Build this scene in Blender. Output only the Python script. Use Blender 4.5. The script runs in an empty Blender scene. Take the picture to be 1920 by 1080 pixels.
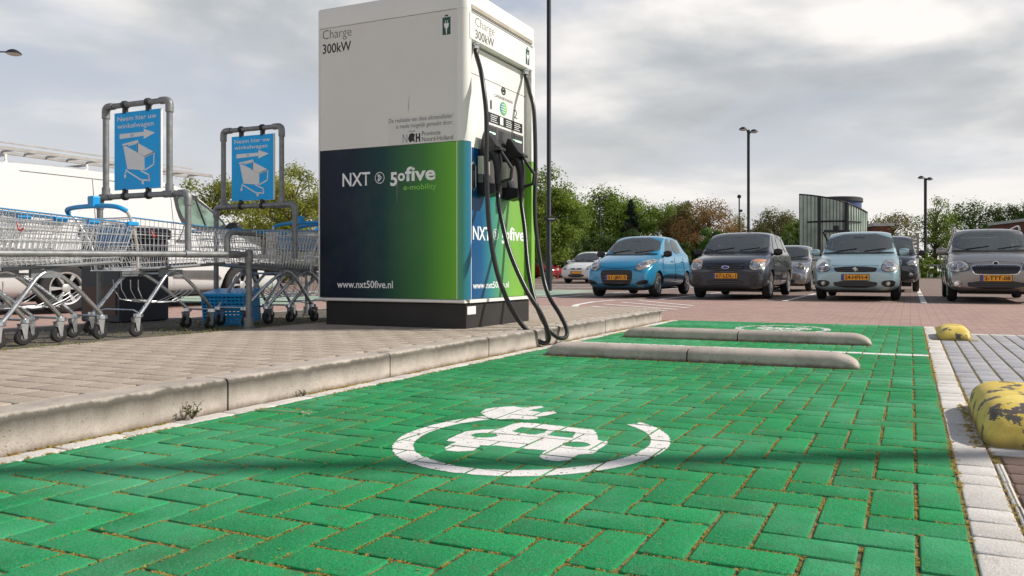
import bpy, bmesh, math, random
from mathutils import Vector, Matrix
from mathutils.bvhtree import BVHTree
from mathutils import noise as mnoise
R = math.radians
random.seed(7)
scene = bpy.context.scene
COL = scene.collection

# ------------------------------------------------------------------ camera, sky, sun, exposure
cam_d = bpy.data.cameras.new('camera')
cam = bpy.data.objects.new('camera', cam_d); COL.objects.link(cam)
cam.location = (0, 0, .56)
cam.rotation_euler = (R(90), 0, math.atan2(.3709, .9287))
cam_d.sensor_width = 36; cam_d.lens = 1397 / 1920 * 36
cam_d.shift_x = (960 - 1149) / 1920; cam_d.shift_y = -(540 - 508) / 1920
cam_d.clip_start = .05; cam_d.clip_end = 3000
cam_d.dof.use_dof = True; cam_d.dof.focus_distance = 6.5; cam_d.dof.aperture_fstop = 14
scene.camera = cam
SUN_EL = R(38); SUN_AZ = (.903, .429)
sdir = Vector((math.cos(SUN_EL) * SUN_AZ[0], math.cos(SUN_EL) * SUN_AZ[1], math.sin(SUN_EL)))
sl = bpy.data.lights.new('sun', 'SUN'); sl.energy = 4.7; sl.angle = R(.7); sl.color = (1, .95, .86)
so = bpy.data.objects.new('sun', sl); COL.objects.link(so)
so.rotation_euler = (-sdir).to_track_quat('-Z', 'Y').to_euler(); so.location = (20, 10, 30)
scene.view_settings.view_transform = 'Standard'; scene.view_settings.look = 'None'
scene.view_settings.exposure = 0; scene.view_settings.gamma = 1

def N(nt, typ, ins=None, **kw):
    n = nt.nodes.new(typ)
    for k, v in kw.items(): setattr(n, k, v)
    for k, v in (ins or {}).items():
        s = n.inputs[k]
        if isinstance(v, bpy.types.NodeSocket): nt.links.new(v, s)
        else: s.default_value = v
    return n
def mathn(nt, op, a, b=None, c=None, clamp=False):
    n = nt.nodes.new('ShaderNodeMath'); n.operation = op; n.use_clamp = clamp
    for i, v in enumerate((a, b, c)):
        if v is None: continue
        if isinstance(v, bpy.types.NodeSocket): nt.links.new(v, n.inputs[i])
        else: n.inputs[i].default_value = v
    return n.outputs[0]
def ramp(nt, fac, stops, interp='LINEAR'):
    n = nt.nodes.new('ShaderNodeValToRGB'); cr = n.color_ramp; cr.interpolation = interp
    while len(cr.elements) < len(stops): cr.elements.new(.5)
    for e, (p, c) in zip(cr.elements, stops):
        e.position = p; e.color = (*c, 1) if len(c) == 3 else c
    nt.links.new(fac, n.inputs[0]); return n.outputs[0]
def mixc(nt, fac, a, b, mode='MIX'):
    n = nt.nodes.new('ShaderNodeMix'); n.data_type = 'RGBA'; n.blend_type = mode
    for i, v in ((0, fac), (6, a), (7, b)):
        if isinstance(v, bpy.types.NodeSocket): nt.links.new(v, n.inputs[i])
        else: n.inputs[i].default_value = v if i == 0 else ((*v, 1) if len(v) == 3 else v)
    return n.outputs[2]

world = bpy.data.worlds.new('World'); scene.world = world; world.use_nodes = True
nt = world.node_tree; nt.nodes.clear()
tc = N(nt, 'ShaderNodeTexCoord')
sky = N(nt, 'ShaderNodeTexSky', sky_type='NISHITA', sun_disc=False, sun_elevation=SUN_EL,
        sun_rotation=math.atan2(SUN_AZ[0], SUN_AZ[1]), air_density=1.2, dust_density=2.5)
sep = N(nt, 'ShaderNodeSeparateXYZ', {0: tc.outputs['Generated']})
zc = mathn(nt, 'MAXIMUM', sep.outputs[2], 0.0)
den = mathn(nt, 'ADD', zc, .16)
cx = mathn(nt, 'DIVIDE', sep.outputs[0], den); cy = mathn(nt, 'DIVIDE', sep.outputs[1], den)
cv = N(nt, 'ShaderNodeCombineXYZ', {0: cx, 1: cy, 2: mathn(nt, 'MULTIPLY', zc, 2.0)}).outputs[0]
SKY_OFF = (3.1, 1.4, .0)
cvm = N(nt, 'ShaderNodeVectorMath', {0: cv, 1: SKY_OFF}, operation='ADD').outputs[0]
n1 = N(nt, 'ShaderNodeTexNoise', {'Vector': cvm, 'Scale': .85, 'Detail': 6.0, 'Roughness': .5, 'Distortion': .35}).outputs[0]
n2 = N(nt, 'ShaderNodeTexNoise', {'Vector': cvm, 'Scale': 1.15, 'Detail': 7.0, 'Roughness': .5, 'Distortion': .2}, noise_dimensions='4D')
n2.inputs['W'].default_value = 4.2
# azimuth term: the left of the view opens to blue grey, the right is covered
dr = N(nt, 'ShaderNodeVectorMath', {0: tc.outputs['Generated'], 1: (.9287, .3709, 0)}, operation='DOT_PRODUCT').outputs['Value']
mask_in = mathn(nt, 'ADD', n1, mathn(nt, 'MULTIPLY', dr, .10))
mask = ramp(nt, mask_in, [(.36, (0, 0, 0)), (.58, (1, 1, 1))], 'EASE')
cloudc = ramp(nt, n2.outputs[0], [(.32, (3.3, 3.7, 4.1)), (.44, (5.2, 5.5, 5.8)), (.50, (7.2, 7.2, 7.2)), (.58, (10.2, 9.8, 9.5))])
haze_t = ramp(nt, zc, [(0.0, (1, 1, 1)), (.30, (0, 0, 0))])
blue = mixc(nt, .68, sky.outputs[0], (5.3, 5.9, 7.2))
col = mixc(nt, mask, blue, cloudc)
col = mixc(nt, mathn(nt, 'MULTIPLY', haze_t, .75), col, (9.0, 8.75, 8.45))
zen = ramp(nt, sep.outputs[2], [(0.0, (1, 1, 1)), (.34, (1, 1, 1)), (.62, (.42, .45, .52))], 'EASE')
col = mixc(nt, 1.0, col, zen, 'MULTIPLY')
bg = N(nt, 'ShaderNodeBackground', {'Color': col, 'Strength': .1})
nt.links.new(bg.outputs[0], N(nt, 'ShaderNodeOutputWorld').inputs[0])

# ------------------------------------------------------------------ materials
def newmat(name):
    m = bpy.data.materials.new(name); m.use_nodes = True
    nt = m.node_tree; nt.nodes.clear()
    b = nt.nodes.new('ShaderNodeBsdfPrincipled'); o = nt.nodes.new('ShaderNodeOutputMaterial')
    nt.links.new(b.outputs[0], o.inputs[0]); return m, nt, b
def setin(nt, b, k, v):
    if isinstance(v, bpy.types.NodeSocket): nt.links.new(v, b.inputs[k])
    elif k == 'Base Color': b.inputs[k].default_value = (*v, 1)
    else: b.inputs[k].default_value = v
def coords(nt): return nt.nodes.new('ShaderNodeNewGeometry').outputs['Position']
def objc(nt): return nt.nodes.new('ShaderNodeTexCoord').outputs['Object']
def noise(nt, vec, scale, detail=3.0, rough=.5):
    return N(nt, 'ShaderNodeTexNoise', {'Vector': vec, 'Scale': scale, 'Detail': detail, 'Roughness': rough}).outputs[0]
def bump(nt, b, h, strength=.3, dist=.01):
    bn = N(nt, 'ShaderNodeBump', {'Height': h, 'Strength': strength, 'Distance': dist})
    nt.links.new(bn.outputs[0], b.inputs['Normal'])
def simple(name, col, rough=.5, metal=0, var=.12, scale=8, bmp=0, bscale=60, coat=0, spec=.5):
    m, nt, b = newmat(name); v = objc(nt)
    f = noise(nt, v, scale, 4)
    k = ramp(nt, f, [(.3, tuple(c * (1 - var) for c in col)), (.7, tuple(min(1, c * (1 + var)) for c in col))])
    setin(nt, b, 'Base Color', k); setin(nt, b, 'Metallic', metal)
    setin(nt, b, 'Roughness', mathn(nt, 'ADD', mathn(nt, 'MULTIPLY', f, .16), rough - .08))
    b.inputs['Specular IOR Level'].default_value = spec
    if coat: b.inputs['Coat Weight'].default_value = coat; b.inputs['Coat Roughness'].default_value = .05
    if bmp: bump(nt, b, noise(nt, v, bscale, 3), bmp, .004)
    return m
def paver_mat(name, col, col2=None, grain=260, gvar=.35, dirt=(.16, .12, .08), dirtamt=.25, rough=.92, bstr=1.0, speck=None, wear=.3, bare=(.26, .20, .15), fade=None):
    m, nt, b = newmat(name); v = coords(nt)
    at = N(nt, 'ShaderNodeAttribute', attribute_name='rnd').outputs['Fac']
    c2 = col2 or tuple(c * .72 for c in col)
    base = mixc(nt, at, col, c2)
    g = noise(nt, v, grain, 3, .7)
    base = mixc(nt, ramp(nt, g, [(.40, (gvar,) * 3), (.52, (0, 0, 0))]), base, tuple(c * .38 + .02 for c in col))
    gg = noise(nt, v, grain * .55, 3, .7)
    base = mixc(nt, ramp(nt, gg, [(.52, (0, 0, 0)), (.66, (gvar * .9,) * 3)]), base, speck or tuple(min(1, c * 1.5 + .03) for c in col))
    g2 = noise(nt, v, 3.2, 5, .62)
    base = mixc(nt, ramp(nt, g2, [(.5, (0, 0, 0)), (.78, (dirtamt,) * 3)]), base, dirt)
    g3 = noise(nt, v, 22, 4, .6)
    base = mixc(nt, ramp(nt, g3, [(.56, (0, 0, 0)), (.7, (dirtamt,) * 3)]), base, dirt)
    g4 = noise(nt, v, 70, 5, .75)
    base = mixc(nt, ramp(nt, g4, [(.60, (0, 0, 0)), (.66, (wear,) * 3)]), base, bare)
    setin(nt, b, 'Base Color', base); setin(nt, b, 'Roughness', rough)
    b.inputs['Specular IOR Level'].default_value = .2
    if fade:
        fz = noise(nt, v, 1.15, 6, .65)
        base = mixc(nt, ramp(nt, fz, [(.46, (0, 0, 0)), (.64, (.6,) * 3)]), base, fade)
        fy = noise(nt, N(nt, 'ShaderNodeVectorMath', {0: v, 1: (9, 4, 2)}, operation='ADD').outputs[0], 1.9, 6, .7)
        base = mixc(nt, ramp(nt, fy, [(.50, (0, 0, 0)), (.70, (.6,) * 3)]), base, tuple(c * .55 + .004 for c in col))
    setin(nt, b, 'Base Color', base)
    h = mathn(nt, 'ADD', mathn(nt, 'MULTIPLY', g, .7), mathn(nt, 'MULTIPLY', noise(nt, v, 90, 2), .5))
    bump(nt, b, h, bstr, .004)
    return m
M = {}
M['green'] = paver_mat('green painted paver', (.016, .325, .100), (.013, .235, .076), dirt=(.07, .13, .07), dirtamt=.55, gvar=.6, grain=210, speck=(.09, .34, .17), wear=.75, bare=(.22, .24, .16), fade=(.11, .41, .23))
M['whitepav'] = paver_mat('white painted paver', (.74, .70, .66), (.64, .60, .56), dirt=(.38, .33, .27), dirtamt=.4)
M['greypav'] = paver_mat('blue grey paver', (.45, .445, .47), (.37, .365, .385), dirt=(.28, .24, .2))
M['tan'] = paver_mat('tan walkway paver', (.47, .395, .33), (.41, .34, .28), dirt=(.27, .21, .16), dirtamt=.35, grain=180, gvar=.18)
M['darkpav'] = paver_mat('dark lane paver', (.16, .14, .12), (.12, .105, .09), dirt=(.1, .1, .05))  # darker grey-brown pavers of the trolley lane
M['brownpav'] = paver_mat('brown paver', (.24, .165, .135), (.19, .13, .11))
def paint_mat():
    m, nt, b = newmat('white road paint'); v = coords(nt)
    g = noise(nt, v, 240, 2, .6); c = ramp(nt, g, [(.3, (.60, .57, .54)), (.55, (.86, .82, .79))])
    g2 = noise(nt, v, 9, 4, .65); c = mixc(nt, ramp(nt, g2, [(.52, (0, 0, 0)), (.75, (.35,) * 3)]), c, (.35, .42, .34))
    setin(nt, b, 'Base Color', c); setin(nt, b, 'Roughness', .8); bump(nt, b, g, .5, .003); return m
M['paint'] = paint_mat()
def brickfield(name, c1, c2, mort, bw=.21, rh=.105, rot=0, var=.3, joint=.02):
    m, nt, b = newmat(name); v = coords(nt)
    mp = N(nt, 'ShaderNodeMapping', {'Vector': v}); mp.inputs['Rotation'].default_value = (0, 0, rot)
    br = N(nt, 'ShaderNodeTexBrick', {'Vector': mp.outputs[0], 'Color1': (*c1, 1), 'Color2': (*c2, 1), 'Mortar': (*mort, 1), 'Scale': 1.0,
           'Mortar Size': rh * joint * 2.2, 'Mortar Smooth': .3, 'Bias': 0.0, 'Brick Width': bw, 'Row Height': rh})
    c = br.outputs['Color']
    g = noise(nt, v, .45, 5, .6); c = mixc(nt, ramp(nt, g, [(.35, (var,) * 3), (.65, (0, 0, 0))]), c, tuple(q * .62 for q in c1))
    g2 = noise(nt, v, 7, 4, .65); c = mixc(nt, ramp(nt, g2, [(.5, (0, 0, 0)), (.75, (.3,) * 3)]), c, tuple(min(1, q * 1.35) for q in c1))
    setin(nt, b, 'Base Color', c); setin(nt, b, 'Roughness', .88)
    bump(nt, b, mathn(nt, 'SUBTRACT', noise(nt, v, 150, 2), mathn(nt, 'MULTIPLY', br.outputs['Fac'], 1.5)), .4, .004)
    return m
M['road'] = brickfield('pink brick road', (.44, .285, .245), (.355, .225, .195), (.16, .11, .08))
M['carbay'] = brickfield('brown brick parking bays', (.27, .19, .155), (.20, .14, .12), (.05, .04, .03), rot=R(90))
def soil_mat():
    m, nt, b = newmat('joint soil'); v = coords(nt)
    g = noise(nt, v, 38, 5, .7)
    c = ramp(nt, g, [(.3, (.04, .028, .016)), (.43, (.13, .08, .035)), (.52, (.24, .20, .05)), (.60, (.34, .20, .09)), (.75, (.50, .36, .2))])
    setin(nt, b, 'Base Color', c); setin(nt, b, 'Roughness', .95); bump(nt, b, noise(nt, v, 220, 3), .9, .006); return m
M['soil'] = soil_mat()
def concrete(name, col, stain=.5, pits=True, topdark=False):
    m, nt, b = newmat(name); v = coords(nt)
    g = noise(nt, v, 5, 6, .65)
    c = ramp(nt, g, [(.3, tuple(q * .72 for q in col)), (.65, tuple(min(1, q * 1.12) for q in col))])
    g2 = noise(nt, v, 190, 2, .6); c = mixc(nt, ramp(nt, g2, [(.34, (.4,) * 3), (.5, (0, 0, 0))]), c, tuple(q * .5 for q in col))
    vo = N(nt, 'ShaderNodeTexVoronoi', {'Vector': v, 'Scale': 46.0, 'Randomness': 1.0}).outputs['Distance']
    pit = ramp(nt, vo, [(.10, (1, 1, 1)), (.2, (0, 0, 0))])
    pm = mathn(nt, 'MULTIPLY', pit, ramp(nt, noise(nt, v, 13, 2), [(.5, (0, 0, 0)), (.6, (1, 1, 1))]))
    if pits: c = mixc(nt, mathn(nt, 'MULTIPLY', pm, .7), c, (.09, .075, .06))
    if pits:
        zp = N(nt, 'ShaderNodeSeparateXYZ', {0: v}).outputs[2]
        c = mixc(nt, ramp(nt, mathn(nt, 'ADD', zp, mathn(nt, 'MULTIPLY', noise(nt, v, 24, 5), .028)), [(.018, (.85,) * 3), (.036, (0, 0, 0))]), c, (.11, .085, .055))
        c = mixc(nt, ramp(nt, noise(nt, v, 2.6, 6, .7), [(.52, (0, 0, 0)), (.68, (.45,) * 3)]), c, (.16, .14, .12))
    if topdark:  # grime band left by splash along the upper kerb face
        z = N(nt, 'ShaderNodeSeparateXYZ', {0: v}).outputs[2]
        mp = N(nt, 'ShaderNodeMapping', {'Vector': v}); mp.inputs['Scale'].default_value = (1, 1, .16)
        zn = mathn(nt, 'ADD', z, mathn(nt, 'MULTIPLY', mathn(nt, 'SUBTRACT', noise(nt, mp.outputs[0], 9, 6, .7), .5), .055))
        band = ramp(nt, zn, [(.040, (0, 0, 0)), (.075, (.45,) * 3), (.103, (.9,) * 3), (.117, (.8,) * 3), (.126, (0, 0, 0))])
        str_ = ramp(nt, noise(nt, v, 1.6, 3), [(.3, (.6,) * 3), (.55, (1, 1, 1))])
        c = mixc(nt, mathn(nt, 'MULTIPLY', band, str_), c, (.055, .046, .038))
        foot = ramp(nt, zn, [(.0, (.8,) * 3), (.022, (0, 0, 0))]); c = mixc(nt, foot, c, (.12, .09, .06))
    setin(nt, b, 'Base Color', c); setin(nt, b, 'Roughness', .9)
    bump(nt, b, mathn(nt, 'SUBTRACT', mathn(nt, 'MULTIPLY', g2, .5), mathn(nt, 'MULTIPLY', pm, 1.5)), .6, .005)
    return m
M['stop'] = concrete('cast concrete', (.50, .43, .38))
M['kerb'] = concrete('kerb concrete', (.46, .40, .35), pits=False, topdark=True)
def yellow_mat():
    m, nt, b = newmat('chipped yellow paint'); v = coords(nt)
    g = noise(nt, v, 5, 6, .7); c = ramp(nt, g, [(.3, (.62, .40, .02)), (.6, (.80, .62, .14))])
    c = mixc(nt, ramp(nt, noise(nt, v, 60, 4, .7), [(.5, (0, 0, 0)), (.7, (.4,) * 3)]), c, (.42, .33, .14))
    chip = noise(nt, N(nt, 'ShaderNodeVectorMath', {0: v, 1: (.37, .1, .2)}, operation='ADD').outputs[0], 9, 7, .68)
    cm = ramp(nt, chip, [(.562, (0, 0, 0)), (.575, (1, 1, 1))]); c = mixc(nt, cm, c, (.10, .085, .075))
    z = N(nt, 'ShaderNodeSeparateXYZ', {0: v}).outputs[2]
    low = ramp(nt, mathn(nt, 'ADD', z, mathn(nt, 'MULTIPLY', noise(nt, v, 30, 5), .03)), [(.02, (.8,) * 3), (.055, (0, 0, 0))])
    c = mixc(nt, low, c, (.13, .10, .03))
    setin(nt, b, 'Base Color', c); setin(nt, b, 'Roughness', .62); bump(nt, b, mathn(nt, 'SUBTRACT', noise(nt, v, 120, 3), cm), .35, .004); return m
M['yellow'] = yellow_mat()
def asphalt_far():
    m, nt, b = newmat('ground'); v = coords(nt)
    g = noise(nt, v, .12, 5); c = ramp(nt, g, [(.35, (.20, .15, .125)), (.6, (.30, .22, .19))])
    setin(nt, b, 'Base Color', c); setin(nt, b, 'Roughness', .92); return m
M['ground'] = asphalt_far()
M['metalwhite'] = simple('white powder coat', (.80, .785, .75), .38, var=.03, scale=3, spec=.5)
M['metalwhite2'] = simple('off white panel', (.76, .735, .70), .5, var=.03, scale=2, spec=.2)
M['blackplastic'] = simple('black plastic', (.012, .012, .013), .42, var=.3)
M['rubber'] = simple('black rubber', (.015, .014, .014), .5, var=.3)
M['hose'] = simple('black cable sheath', (.014, .013, .013), .33, var=.2)
M['base'] = simple('charcoal plinth', (.020, .018, .018), .6, var=.3, scale=5, bmp=.2)
M['galv'] = simple('galvanised steel tube', (.23, .235, .24), .52, .45, var=.22, scale=22, bmp=.12)
M['wire'] = simple('zinc plated wire', (.74, .74, .74), .35, .6, var=.12, scale=30)
M['cartleg'] = simple('trolley frame steel', (.55, .57, .59), .27, .88, var=.15, scale=20)
M['cartgrey'] = simple('grey trolley plastic', (.16, .17, .18), .5, var=.1)
M['blueplastic'] = simple('bright blue plastic', (.010, .30, .66), .35, var=.12)
M['bluedark'] = simple('deep blue plastic', (.008, .19, .44), .4, var=.12)
M['signblue'] = simple('blue sign board', (.004, .42, .92), .5, var=.06, spec=.3)
M['signwhite'] = simple('white sign film', (.80, .80, .80), .5, var=.03)
M['lettblack'] = simple('black lettering', (.008, .008, .01), .5, var=.02)
M['lettgrey'] = simple('grey lettering', (.10, .10, .10), .5, var=.02)
M['lettwhite'] = simple('white lettering', (.86, .86, .86), .4, var=.02)
M['lettgreen'] = simple('green lettering', (.20, .55, .06), .4, var=.02)
M['polemetal'] = simple('dark painted pole', (.006, .008, .014), .5, var=.2)
M['lens'] = simple('lamp lens', (.62, .60, .56), .25, var=.05)
M['red'] = simple('red plastic', (.35, .01, .012), .4)
M['chrome'] = simple('chrome trim', (.72, .72, .72), .16, 1.0, var=.04)
M['platey'] = simple('yellow licence plate', (.85, .36, .012), .4, var=.03)
M['plateb'] = simple('blue plate band', (.01, .06, .42), .4, var=.03)
M['tyre'] = simple('tyre rubber', (.018, .017, .017), .8, var=.3, scale=20)
M['rim'] = simple('silver wheel trim', (.50, .50, .50), .35, .6, var=.08)
M['archblack'] = simple('wheel arch liner', (.008, .008, .008), .9, var=.1)
M['under'] = simple('dark underbody', (.012, .012, .012), .8, var=.1)
M['orange'] = simple('amber lens', (.55, .27, .17), .25, var=.05)
M['stick'] = simple('dry twig', (.55, .45, .33), .8, var=.15, scale=30)
def carpaint(name, col, metal=.45, rough=.30):
    m, nt, b = newmat(name); v = objc(nt)
    f = noise(nt, v, 900, 1); c = ramp(nt, f, [(.35, tuple(q * .9 for q in col)), (.65, tuple(min(1, q * 1.1) for q in col))])
    d = noise(nt, v, 3.5, 5, .6)
    z = N(nt, 'ShaderNodeSeparateXYZ', {0: v}).outputs[2]
    dm = mathn(nt, 'MULTIPLY', ramp(nt, z, [(.2, (.45,) * 3), (.6, (0.06,) * 3)]), d)
    c = mixc(nt, dm, c, (.22, .19, .16))
    setin(nt, b, 'Base Color', c); setin(nt, b, 'Metallic', metal); setin(nt, b, 'Roughness', mathn(nt, 'ADD', mathn(nt, 'MULTIPLY', d, .06), rough - .03))
    b.inputs['Coat Weight'].default_value = 1; b.inputs['Coat Roughness'].default_value = .04; return m
def glassdark(name, col=(.03, .04, .04), rough=.04):
    m, nt, b = newmat(name); v = objc(nt)
    g = noise(nt, v, 3.2, 4, .6)
    c = ramp(nt, g, [(.38, tuple(q * .35 for q in col)), (.62, tuple(q * 1.8 for q in col))])
    setin(nt, b, 'Base Color', c); setin(nt, b, 'Roughness', rough); b.inputs['Specular IOR Level'].default_value = .9
    b.inputs['IOR'].default_value = 1.6; return m
M['glass'] = glassdark('tinted car glass')
M['vanglass'] = glassdark('green van glass', (.10, .15, .12))
def lampglass():
    m, nt, b = newmat('headlight glass'); v = objc(nt)
    w = N(nt, 'ShaderNodeTexVoronoi', {'Vector': v, 'Scale': 17.0}).outputs['Distance']
    c = ramp(nt, w, [(.2, (.66, .63, .56)), (.5, (.40, .39, .37)), (.75, (.16, .16, .16))]); setin(nt, b, 'Base Color', c); setin(nt, b, 'Roughness', .12)
    setin(nt, b, 'Metallic', .35); b.inputs['Coat Weight'].default_value = 1; b.inputs['Coat Roughness'].default_value = .02; return m
M['headlight'] = lampglass()
def grad_mat(name, axis, a, b_, stops, rough=.3):
    m, nt, b = newmat(name); v = coords(nt)
    s = N(nt, 'ShaderNodeSeparateXYZ', {0: v}).outputs[axis]
    f = mathn(nt, 'DIVIDE', mathn(nt, 'SUBTRACT', s, a), b_ - a, clamp=True)
    c = ramp(nt, f, stops)
    c = mixc(nt, ramp(nt, noise(nt, v, 2.4, 5, .6), [(.5, (0, 0, 0)), (.75, (.10,) * 3)]), c, (.2, .22, .2))
    setin(nt, b, 'Base Color', c); setin(nt, b, 'Roughness', rough); b.inputs['Specular IOR Level'].default_value = .3; return m
M['gradbig'] = grad_mat('navy to green film', 0, -4.42, -3.08, [(0, (.0015, .005, .022)), (.25, (.001, .012, .032)), (.48, (.004, .045, .045)), (.76, (.05, .20, .045)), (1, (.17, .50, .03))], .5)
M['gradside'] = grad_mat('blue to green film', 1, 4.74, 5.74, [(0, (.004, .05, .17)), (.24, (.006, .085, .22)), (.38, (.03, .20, .22)), (.54, (.09, .32, .13)), (.72, (.19, .40, .07)), (1, (.21, .43, .06))])
M['gradpost'] = grad_mat('green to blue film', 0, -3.10, -3.03, [(0, (.10, .42, .10)), (.4, (.08, .34, .22)), (1, (.02, .16, .28))])
M['dispgrey'] = simple('grey display bezel', (.10, .09, .088), .35, var=.08)
M['screen'] = simple('dark display glass', (.06, .06, .06), .12, var=.1)
def emis(name, c, s):
    m, nt, b = newmat(name); setin(nt, b, 'Base Color', c); b.inputs['Emission Color'].default_value = (*c, 1); b.inputs['Emission Strength'].default_value = s; return m
M['led'] = emis('green status light', (.55, .9, .65), .7)
def leafmat(name, c1, c2):
    m, nt, b = newmat(name)
    at = N(nt, 'ShaderNodeAttribute', attribute_name='rnd').outputs['Fac']
    c = mixc(nt, at, c1, c2); setin(nt, b, 'Base Color', c); setin(nt, b, 'Roughness', .6)
    b.inputs['Specular IOR Level'].default_value = .25
    tr = N(nt, 'ShaderNodeBsdfTranslucent', {'Color': c}); mx = N(nt, 'ShaderNodeMixShader', {0: .45})
    nt.links.new(b.outputs[0], mx.inputs[1]); nt.links.new(tr.outputs[0], mx.inputs[2])
    o = [n for n in nt.nodes if n.type == 'OUTPUT_MATERIAL'][0]; nt.links.new(mx.outputs[0], o.inputs[0]); return m
M['bark'] = simple('bark', (.07, .05, .035), .9, var=.3, scale=6, bmp=.5, bscale=14)

# ------------------------------------------------------------------ mesh builder
class MB:
    def __init__(s): s.v = []; s.f = []; s.mi = []; s.r = []
    def quadring(s, rings, close=True, cap0=False, cap1=False, mi=0):
        b = len(s.v); n = len(rings[0])
        for r in rings: s.v += [tuple(p) for p in r]
        for i in range(len(rings) - 1):
            for j in range(n if close else n - 1):
                k = (j + 1) % n
                s.f.append((b + i * n + j, b + i * n + k, b + (i + 1) * n + k, b + (i + 1) * n + j)); s.mi.append(mi)
        if cap0: s.f.append(tuple(b + j for j in range(n))[::-1]); s.mi.append(mi)
        if cap1: s.f.append(tuple(b + (len(rings) - 1) * n + j for j in range(n))); s.mi.append(mi)
        return s
    def box(s, x0, x1, y0, y1, z0, z1, bev=0, mi=0):
        if bev:
            def rg(z, i): return [(x0 + i + (bev if q in (1,) else 0), 0, z) for q in (0,)]
            e = bev
            def ring(z, o):
                X0, X1, Y0, Y1 = x0 + o, x1 - o, y0 + o, y1 - o
                k = e * .6
                return [(X0 + k, Y0, z), (X1 - k, Y0, z), (X1, Y0 + k, z), (X1, Y1 - k, z), (X1 - k, Y1, z), (X0 + k, Y1, z), (X0, Y1 - k, z), (X0, Y0 + k, z)]
            return s.quadring([ring(z0, e), ring(z0 + e, 0), ring(z1 - e, 0), ring(z1, e)], cap0=True, cap1=True, mi=mi)
        return s.quadring([[(x0, y0, z0), (x1, y0, z0), (x1, y1, z0), (x0, y1, z0)], [(x0, y0, z1), (x1, y0, z1), (x1, y1, z1), (x0, y1, z1)]], cap0=True, cap1=True, mi=mi)
    def tube(s, pts, r, n=8, smooth=0, caps=True, mi=0, closed=False):
        P = [Vector(p) for p in pts]
        if smooth and len(P) > 2:
            Q = []
            for i in range(len(P) - 1):
                p0 = P[max(i - 1, 0)]; p1 = P[i]; p2 = P[i + 1]; p3 = P[min(i + 2, len(P) - 1)]
                for k in range(smooth):
                    t = k / smooth
                    Q.append(.5 * ((2 * p1) + (p2 - p0) * t + (2 * p0 - 5 * p1 + 4 * p2 - p3) * t * t + (3 * p1 - p0 - 3 * p2 + p3) * t ** 3))
            Q.append(P[-1]); P = Q
        rad = r if callable(r) else (lambda u: r)
        rings = []; up = None
        for i, p in enumerate(P):
            d = (P[min(i + 1, len(P) - 1)] - P[max(i - 1, 0)]).normalized()
            if up is None: up = Vector((0, 0, 1)) if abs(d.z) < .9 else Vector((1, 0, 0))
            a = d.cross(up).normalized(); up = a.cross(d).normalized()
            rr = rad(i / max(1, len(P) - 1))
            rings.append([p + (a * math.cos(q * 2 * math.pi / n) + up * math.sin(q * 2 * math.pi / n)) * rr for q in range(n)])
        return s.quadring(rings, cap0=caps, cap1=caps, mi=mi)
    def cyl(s, p0, p1, r, n=16, r1=None, mi=0):
        r1 = r if r1 is None else r1
        return s.tube([p0, p1], lambda u: r + (r1 - r) * u, n, mi=mi)
    def lathe(s, prof, c=(0, 0, 0), axis='z', n=20, mi=0, caps=True):
        rings = []
        for r, h in prof:
            ring = []
            for q in range(n):
                a = q * 2 * math.pi / n; u, w = r * math.cos(a), r * math.sin(a)
                if axis == 'z': p = (c[0] + u, c[1] + w, c[2] + h)
                elif axis == 'x': p = (c[0] + h, c[1] + u, c[2] + w)
                else: p = (c[0] + w, c[1] + h, c[2] + u)
                ring.append(p)
            rings.append(ring)
        return s.quadring(rings, cap0=caps and prof[0][0] > 1e-6, cap1=caps and prof[-1][0] > 1e-6, mi=mi)
    def prism(s, poly, fn, d0, d1, mi=0):
        a = [fn(u, w, d0) for u, w in poly]; b = [fn(u, w, d1) for u, w in poly]
        return s.quadring([a, b], cap0=True, cap1=True, mi=mi)
    def face(s, pts, mi=0):
        b = len(s.v); s.v += [tuple(p) for p in pts]; s.f.append(tuple(range(b, b + len(pts)))); s.mi.append(mi); return s
    def build(s, name, mats, parent=None, smooth=False, world=False, rnd=None, recalc=True, angle=40):
        me = bpy.data.meshes.new(name); me.from_pydata(s.v, [], s.f)
        if not isinstance(mats, (list, tuple)): mats = [mats]
        for m in mats: me.materials.append(m)
        me.polygons.foreach_set('material_index', s.mi)
        if rnd is not None:
            at = me.attributes.new('rnd', 'FLOAT', 'FACE'); at.data.foreach_set('value', rnd)
        if recalc:
            bm = bmesh.new(); bm.from_mesh(me); bmesh.ops.recalc_face_normals(bm, faces=bm.faces); bm.to_mesh(me); bm.free()
        if smooth:
            me.polygons.foreach_set('use_smooth', [True] * len(me.polygons))
            try: me.set_sharp_from_angle(angle=R(angle))
            except Exception: pass
        o = bpy.data.objects.new(name, me); COL.objects.link(o)
        if parent is not None:
            o.parent = parent
            if world: me.transform(Matrix.Translation(-worldloc(parent)))
        return o
def worldloc(o):
    v = Vector(o.location)
    while o.parent is not None: o = o.parent; v += Vector(o.location)
    return v
def tag(o, label=None, cat=None, group=None, kind=None):
    if label: o['label'] = label
    if cat: o['category'] = cat
    if group: o['group'] = group
    if kind: o['kind'] = kind
    return o
def empty(name, loc, label, cat, group=None, rz=0, scale=1):
    o = bpy.data.objects.new(name, None); COL.objects.link(o); o.location = loc; o.rotation_euler = (0, 0, rz); o.scale = (scale,) * 3
    o.empty_display_size = .1
    return tag(o, label, cat, group)
def copy_tree(o, parent=None):
    c = o.copy(); COL.objects.link(c)
    if parent is not None: c.parent = parent
    for ch in list(o.children): copy_tree(ch, c)
    return c
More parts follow.
